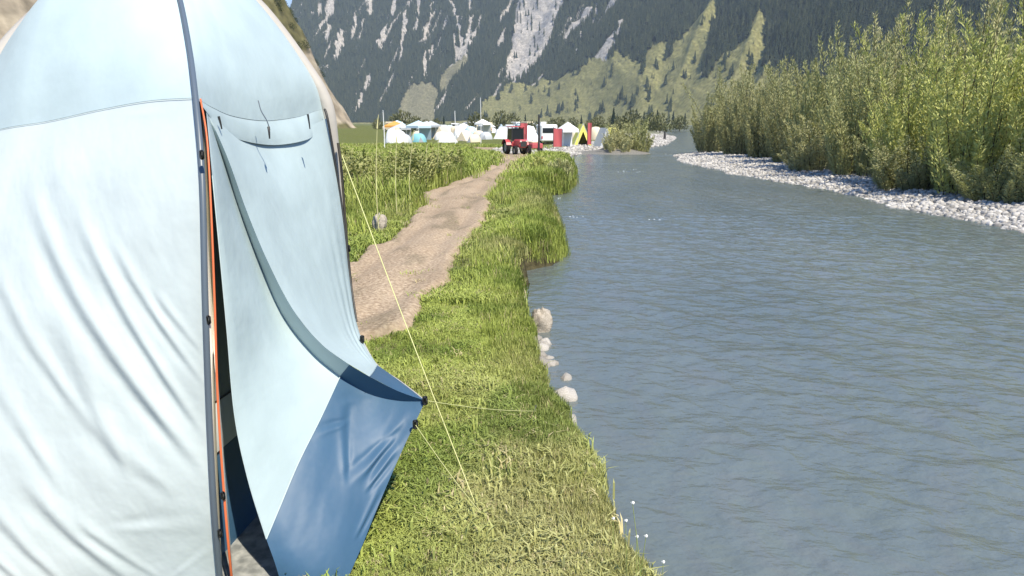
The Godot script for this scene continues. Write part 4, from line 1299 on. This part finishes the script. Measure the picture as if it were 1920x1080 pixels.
func stones() -> void:
	var shapes := []
	for k in 5: shapes.append(stone_mesh(200 + k))
	# named stones at the near water's edge: place, size, label
	var big := stone_mesh(241, 25, 15)
	var b := base("boulder", Vector3(0.30, water_y(-6.9) + 0.03, -6.9), 0.4)
	tag(b, "pale upright boulder standing in the shallow water by the bank", "boulder")
	var bm := mat("boulder_rock", lin(0.54, 0.50, 0.44), 0.85, 0.3)
	bm.albedo_texture = noise_tex(0.03, Color(0.6, 0.58, 0.55), Color(1, 1, 1), 6, 256, 73)
	triplanar(bm, 3.0, false)
	put(big, "rock", bm, b, Transform3D(Basis.from_scale(Vector3(0.23, 0.5, 0.24)), Vector3(0, 0.04, 0)))
	var L := []
	for i in 42:
		var px: float
		var py: float
		var f := rng.randf()
		py = lerpf(520.0, 772.0, pow(f, 0.7))
		px = lerpf(974.0, 1046.0, smoothstep(600.0, 760.0, py)) + rng.randf_range(-6.0, 12.0)
		L.append([px, py])
	L.sort_custom(func(p, q): return p[1] > q[1])
	for i in L.size():
		var d: float = 2.12 * 1304.0 / (L[i][1] - 230.0) * 0.86
		var ed := left_edge(d)
		var x := ed
		while height(x, -d) > water_y(-d) and x < ed + 0.8: x += 0.01
		x += rng.randf_range(-0.02, 0.20)
		var sz := rng.randf_range(0.05, 0.15) * (1.0 if rng.randf() < 0.8 else 1.5)
		var p := Vector3(x, 0, -d)
		p.y = maxf(height(x, -d), water_y(-d) - 0.02) + sz * 0.12
		var m := "stone_tone_%d" % (i % 3)
		if not M.has(m):
			var q := mat(m, [lin(0.48, 0.47, 0.45), lin(0.38, 0.37, 0.35), lin(0.6, 0.59, 0.57)][i % 3], 0.85, 0.3)
			q.albedo_texture = noise_tex(0.03, Color(0.6, 0.58, 0.55), Color(1, 1, 1), 6, 256, 74)
			triplanar(q, 4.0, false)
		var o := put(shapes[i % 5], "bank_stone", M[m], null, Transform3D(Basis(Vector3.UP, rng.randf() * TAU).scaled(Vector3(sz, sz * rng.randf_range(0.8, 1.2), sz)), p))
		tag(o, "pale stone at the foot of the near bank, %s from the near end" % nth(i + 1), "stone", "stones at the foot of the near bank")
	var ps := base("pale_stone", Vector3(-2.063, -0.135, -10.763), 0.2)
	tag(ps, "pale upright stone in the grass left of the track", "stone")
	put(big, "rock", bm, ps, Transform3D(Basis.from_scale(Vector3(0.22, 0.5, 0.22)), Vector3(0, 0.10, 0)))
	var ps2 := base("pale_stone", Vector3(-1.998, -0.25, -20.031), 1.2)
	tag(ps2, "small pale stone at the corner of the track by the weeds", "stone")
	put(shapes[2], "rock", bm, ps2, Transform3D(Basis.from_scale(Vector3(0.3, 0.36, 0.3)), Vector3(0, 0.06, 0)))
	var figure := base("dark_figure", Vector3(24.0, height(24.0, -112.0) + 0.02, -112.0))  # plain tapered post standing in for an unclear, person-like dark figure
	tag(figure, "small dark upright person-like stump on the far pale gravel", "figure")
	put(tube(PackedVector3Array([Vector3(0, -0.1, 0), Vector3(0.05, 0.6, 0), Vector3(0.0, 1.3, 0.05)]), 0.24, 0.13, 8), "wood", M.steel_dark, figure)  # one dark tube as the body of the unclear figure
	# gravel of the bar and the far beaches
	var xs := [[], [], []]
	var cs := [[], [], []]
	for i in 62000:
		var d: float
		var x: float
		var sz: float
		var k := i % 3
		if i < 54000:
			d = 12.0 + 52.0 * pow(rng.randf(), 1.6)
			var s := rng.randf_range(-0.35, 6.0)
			x = right_edge(d) + s
			sz = 0.03 + 0.14 * pow(rng.randf(), 4.0)
			sz *= 1.0 + d * 0.012
		else:
			d = rng.randf_range(48.0, 150.0)
			x = left_edge(d) + rng.randf_range(-4.0, 0.4) * (1.0 + d / 100.0)
			sz = rng.randf_range(0.1, 0.4)
		var p := Vector3(x, height(x, -d) + sz * 0.10, -d)
		xs[k].append(Transform3D(Basis(Vector3.UP, rng.randf() * TAU).scaled(Vector3(sz, sz * rng.randf_range(0.7, 1.2), sz)), p))
		var t := rng.randf_range(0.28, 0.74)
		cs[k].append(Color(t, t * 0.98, t * 0.95))
	for k in 3:
		var o := copies("gravel", shapes[k], M.stone, xs[k], cs[k])
		tag(o, "pale grey cobbles and gravel along the river's edges", "gravel", "", "stuff")

# ---------------------------------------------------------------- grass
func tuft_mesh(seed_: int, blades: int, h: float, w: float, spread: float, lean: float) -> ArrayMesh:
	var g := RandomNumberGenerator.new()
	g.seed = seed_
	var s := st()
	s.set_smooth_group(-1)
	for i in blades:
		var an := g.randf() * TAU
		var off := Vector3(cos(an), 0, sin(an)) * sqrt(g.randf()) * spread
		var bl := g.randf() * TAU
		var dir := Vector3(cos(bl), 0, sin(bl))
		var hh := h * g.randf_range(0.5, 1.1)
		var le := lean * g.randf_range(0.2, 1.3) * hh
		var side := Vector3(-dir.z, 0, dir.x) * w * g.randf_range(0.7, 1.2)
		var p0 := off - Vector3(0, 0.01, 0)
		var p1 := off + Vector3(0, hh * 0.6, 0) + dir * le * 0.35
		var p2 := off + Vector3(0, hh * (1.0 - 0.25 * lean), 0) + dir * le
		var t := g.randf_range(0.8, 1.15)
		s.set_color(Color(t, t, t * g.randf_range(0.8, 1.0)))
		quad(s, p0 - side * 0.5, p1 - side * 0.42, p1 + side * 0.42, p0 + side * 0.5)
		tri(s, p1 - side * 0.42, p2, p1 + side * 0.42)
	return done(s)

func grass_tone(x: float, d: float) -> Color:
	var a := 0.5 + 0.5 * n2.get_noise_2d(x * 9.0 + 30.0, d * 6.0)
	var b := 0.5 + 0.5 * n3.get_noise_2d(x * 14.0, d * 9.0 + 400.0)
	var c := Color(0.25, 0.315, 0.075).lerp(Color(0.39, 0.445, 0.13), a)
	c = c.lerp(Color(0.38, 0.36, 0.19), smoothstep(0.5, 0.85, b) * 0.8)
	var e := n3.get_noise_2d(x * 60.0 + 80.0, d * 46.0)
	c = c.lerp(Color(0.15, 0.215, 0.05), smoothstep(0.02, 0.4, e) * 0.75)
	if rng.randf() < 0.05: c = Color(0.45, 0.40, 0.24)
	return c * rng.randf_range(0.75, 1.2)

func grasses() -> void:
	var lawn := tuft_mesh(1, 13, 0.042, 0.0045, 0.045, 1.0)
	var mid := tuft_mesh(2, 14, 0.085, 0.010, 0.10, 0.9)
	var tall := tuft_mesh(3, 16, 0.34, 0.014, 0.14, 0.45)
	var rough := tuft_mesh(4, 16, 0.32, 0.03, 0.35, 0.6)
	var sets := [[lawn, [], []], [mid, [], []], [tall, [], []], [rough, [], []]]
	var foot_ := PackedVector2Array([Vector2(-1.02, -1.9), Vector2(-2.7, -2.0), Vector2(-2.7, -4.8), Vector2(-0.8, -3.7), Vector2(-0.62, -3.1), Vector2(-0.58, -2.06)])
	for i in 62000:
		var k := 0
		var d: float
		var x: float
		if i < 34000:
			d = 1.5 + 5.2 * pow(rng.randf(), 0.8)
			x = left_edge(d) + 0.03 - rng.randf() * (1.0 + 0.34 * d)
		elif i < 54000:
			k = 1
			d = 6.0 + 19.0 * pow(rng.randf(), 1.2)
			x = left_edge(d) + 0.05 - rng.randf() * (1.6 + 0.32 * d)
		else:
			k = 3
			d = 22.0 + 50.0 * pow(rng.randf(), 1.1)
			x = left_edge(d) + 0.0 - rng.randf() * (3.0 + 0.42 * d)
			if d > 50.0 and left_edge(d) - x < 3.0: continue
		var tr := on_track(x, d)
		if tr > 0.0 and rng.randf() > 0.012: continue
		if tr > -0.3 and rng.randf() < 0.4: continue
		if d < 5.0 and Geometry2D.is_point_in_polygon(Vector2(x, -d), foot_): continue
		var sc := rng.randf_range(0.7, 1.3)
		if k == 0: sc *= 0.85 + 0.9 * maxf(n3.get_noise_2d(x * 90.0, d * 70.0), -0.4) + (0.9 if rng.randf() < 0.03 else 0.0)
		if k == 1: sc *= 1.0 + 0.8 * n3.get_noise_2d(x * 20.0, d * 12.0)
		var p := Vector3(x, height(x, -d), -d)
		sets[k][1].append(Transform3D(Basis(Vector3.UP, rng.randf() * TAU).scaled(Vector3.ONE * sc), p))
		sets[k][2].append(grass_tone(x, d))
	# longer grass: along the lip of the bank and beside the track
	for i in 12000:
		var d := 2.0 + 40.0 * pow(rng.randf(), 1.5)
		var e := left_edge(d)
		var x := e + 0.04 - absf(rng.randfn(0, 0.10 + 0.012 * d))
		if d > 6.0 and rng.randf() < 0.4: x = e + rng.randf() * 0.26 * smoothstep(9.0, 11.0, d)
		var sc := rng.randf_range(0.28, 0.5) * lerpf(0.5, 1.0, smoothstep(3.0, 7.0, d)) * (1.0 + clampf((d - 6.0) / 12.0, 0.0, 1.0) * 0.9)
		if d > 21.5 and d < 34.0: sc *= 1.4
		if on_track(x, d) > 0.0: continue
		sets[2][1].append(Transform3D(Basis(Vector3.UP, rng.randf() * TAU).scaled(Vector3.ONE * sc), Vector3(x, height(x, -d), -d)))
		sets[2][2].append(grass_tone(x, d) * 0.95)
	# tussocks between the track and the bank, and left of the track
	for i in 5200:
		var d := rng.randf_range(7.0, 24.0)
		var x := rng.randf_range(-0.42 * d - 1.0, left_edge(d))
		if on_track(x, d) > (-0.55 if d < 13.0 else -0.1): continue
		if n3.get_noise_2d(x * 26.0, d * 16.0) < 0.02: continue
		var sc := rng.randf_range(0.5, 1.0)
		sets[2][1].append(Transform3D(Basis(Vector3.UP, rng.randf() * TAU).scaled(Vector3.ONE * sc), Vector3(x, height(x, -d), -d)))
		sets[2][2].append(grass_tone(x, d))
	for i in 4200:
		var d := rng.randf_range(12.0, 30.0)
		var x := rng.randf_range(-0.36 * d - 1.0, -0.07 * d)
		if on_track(x, d) > -0.15: continue
		var sc := rng.randf_range(0.8, 1.7) * smoothstep(9.0, 17.0, d + 4.0 * n3.get_noise_2d(x * 18.0, d * 12.0)) * (1.0 + 0.6 * n3.get_noise_2d(x * 30.0, d * 20.0))
		sets[2][1].append(Transform3D(Basis(Vector3.UP, rng.randf() * TAU).scaled(Vector3.ONE * (sc + 0.25)), Vector3(x, height(x, -d), -d)))
		sets[2][2].append(grass_tone(x, d).lerp(Color(0.34, 0.34, 0.15), 0.3 * rng.randf()))
	var labels := ["short bright green grass on the near riverbank", "rough green grass beside the dirt track", "longer grass fringing the bank and tussocks", "pale meadow grass before the far camp"]
	for k in 4:
		var o := copies("grass", sets[k][0], M.grass, sets[k][1], sets[k][2])
		tag(o, labels[k], "grass", "", "stuff")

func weed_mesh(seed_: int) -> ArrayMesh:
	var g := RandomNumberGenerator.new()
	g.seed = seed_
	var s := st()
	s.set_smooth_group(-1)
	for k in 4:
		var an := g.randf() * TAU
		var ln := Vector3(cos(an), 0, sin(an)) * g.randf_range(0.02, 0.25)
		var h := g.randf_range(0.6, 1.0)
		s.set_color(Color(0.9, 0.9, 0.7))
		var sd := Vector3(0.008, 0, 0.004)
		tri(s, -sd, sd, ln * h + Vector3(0, h, 0))
		for i in 26:
			var f := g.randf_range(0.12, 1.0)
			var b := g.randf() * TAU
			var dir := Vector3(cos(b), g.randf_range(0.1, 1.1), sin(b)).normalized()
			leaf(s, g, ln * h * f + Vector3(0, h * f, 0), dir, 0.17 * (1.15 - f * 0.6), 0.038, g.randf_range(0.7, 1.2))
	return done(s)

func small_plants() -> void:
	# tall weeds left of the track
	var xs := []
	var cs := []
	for i in 900:
		var d := rng.randf_range(15.5, 27.0)
		var x := rng.randf_range(-0.34 * d - 1.0, -0.072 * d)
		if on_track(x, d) > -0.2: continue
		var edge := smoothstep(15.5, 18.5, d + 3.0 * n3.get_noise_2d(x * 18.0, d * 10.0))
		if rng.randf() > edge: continue
		var sc := rng.randf_range(0.45, 0.9) * (0.75 + 0.35 * edge) * (1.0 + 1.0 * n3.get_noise_2d(x * 24.0 + 90.0, d * 16.0))
		xs.append(Transform3D(Basis(Vector3.UP, rng.randf() * TAU).scaled(Vector3(sc, sc, sc)), Vector3(x, height(x, -d), -d)))
		cs.append(Color(0.20, 0.235, 0.075).lerp(Color(0.38, 0.37, 0.16), rng.randf()))
	var o := copies("tall_weeds", weed_mesh(31), M.leaf, xs, cs)
	tag(o, "bank of tall dark green weeds left of the dirt track", "weeds", "", "stuff")
	# tall single grass stalks left of the track
	var st_l := [[715, 442, 10.6, 1.55, "tallest pale grass stalk, rising beside the upright pale stone"], [750, 405, 12.6, 1.3, "straight pale grass stalk between the two leaning ones left of the track"], [775, 385, 14.0, 1.35, "leaning pale grass stalk nearest the track edge"], [805, 345, 19.0, 1.0, "short pale grass stalk in front of the tall weeds by the track corner"], [827, 330, 21.0, 1.2, "pale grass stalk among the weeds behind the track corner"]]
	for a in st_l:
		var x: float = (a[0] - 960.0) / 1304.0 * a[2] * 1.03
		var p := Vector3(x, height(x, -a[2]), -a[2])
		var g := base("grass_stalk", p)
		tag(g, a[4], "grass stalk", "pale stalks left of the track")
		var h: float = a[3]
		var top := Vector3(0.03 * h, h, 0)
		if a[0] == 775: top.x = 0.09
		put(tube(sampled([Vector3.ZERO, Vector3(0.0, h * 0.5, 0.02), top], 10), 0.008, 0.004, 5), "stalk", M.straw, g)
		put(tube(sampled([top, top + Vector3(0.012, 0.10, 0), top + Vector3(0.03, 0.2, 0)], 6), 0.014, 0.003, 6), "seed_head", M.straw, g)
		for k in 3:
			var an := k * 2.3
			var y0 := h * (0.12 + 0.15 * k)
			put(tube(PackedVector3Array([Vector3(0, y0, 0), Vector3(cos(an) * 0.06, y0 + 0.14, sin(an) * 0.06), Vector3(cos(an) * 0.16, y0 + 0.16, sin(an) * 0.16)]), 0.008, 0.002, 4, 0.3), "leaf_blade", M.stem, g)
	# white flowers at the near edge
	var fl := [[Vector3(0.434, 0.055, -2.05), Vector3(0.385, 0.316, -2), "tallest white flower on a thin stem at the near water's edge"], [Vector3(0.394, 0.044, -2.1), Vector3(0.38, 0.203, -2.08), "white flower left of the tallest one at the water's edge"], [Vector3(0.43, 0.028, -2.05), Vector3(0.437, 0.184, -2.02), "white flower leaning right, right of the tallest one"], [Vector3(0.425, 0.017, -2.08), Vector3(0.415, 0.156, -2.06), "short white flower just below the tallest one"], [Vector3(0.369, 0.028, -2.25), Vector3(0.364, 0.112, -2.24), "small white flower at the grass edge, leftmost of the flowers"], [Vector3(0.497, 0.014, -2), Vector3(0.488, 0.116, -1.98), "small white flower rightmost of the flowers at the bottom edge"]]
	for a in fl:
		var foot_p: Vector3 = a[0]
		var root := Vector3(minf(foot_p.x, left_edge(-foot_p.z) + 0.01), 0, foot_p.z)
		root.y = height(root.x, root.z) - 0.01
		var g := base("white_flower", root)
		tag(g, a[2], "flower", "white flowers at the bank edge")
		var head: Vector3 = a[1] - root
		put(tube(sampled([Vector3.ZERO, (foot_p - root) * 0.6 + head * 0.15 , head], 10), 0.0016, 0.001, 5), "stem", M.stem, g)
		var s := st()
		s.set_smooth_group(-1)
		for k in 9:
			var an := TAU * k / 9.0
			var d1 := Vector3(cos(an), 0.5, sin(an)) * 0.006
			var d2 := Vector3(cos(an + 0.5), 0.3, sin(an + 0.5)) * 0.0055
			tri(s, head, head + d1, head + d2)
			tri(s, head + d1, head + d1 + Vector3(0, 0.004, 0), head + d2)
			tri(s, head + Vector3(0, 0.010, 0), head + d2 + Vector3(0, 0.004, 0), head + d1 + Vector3(0, 0.004, 0))
		put(done(s), "flower_head", M.petal, g)
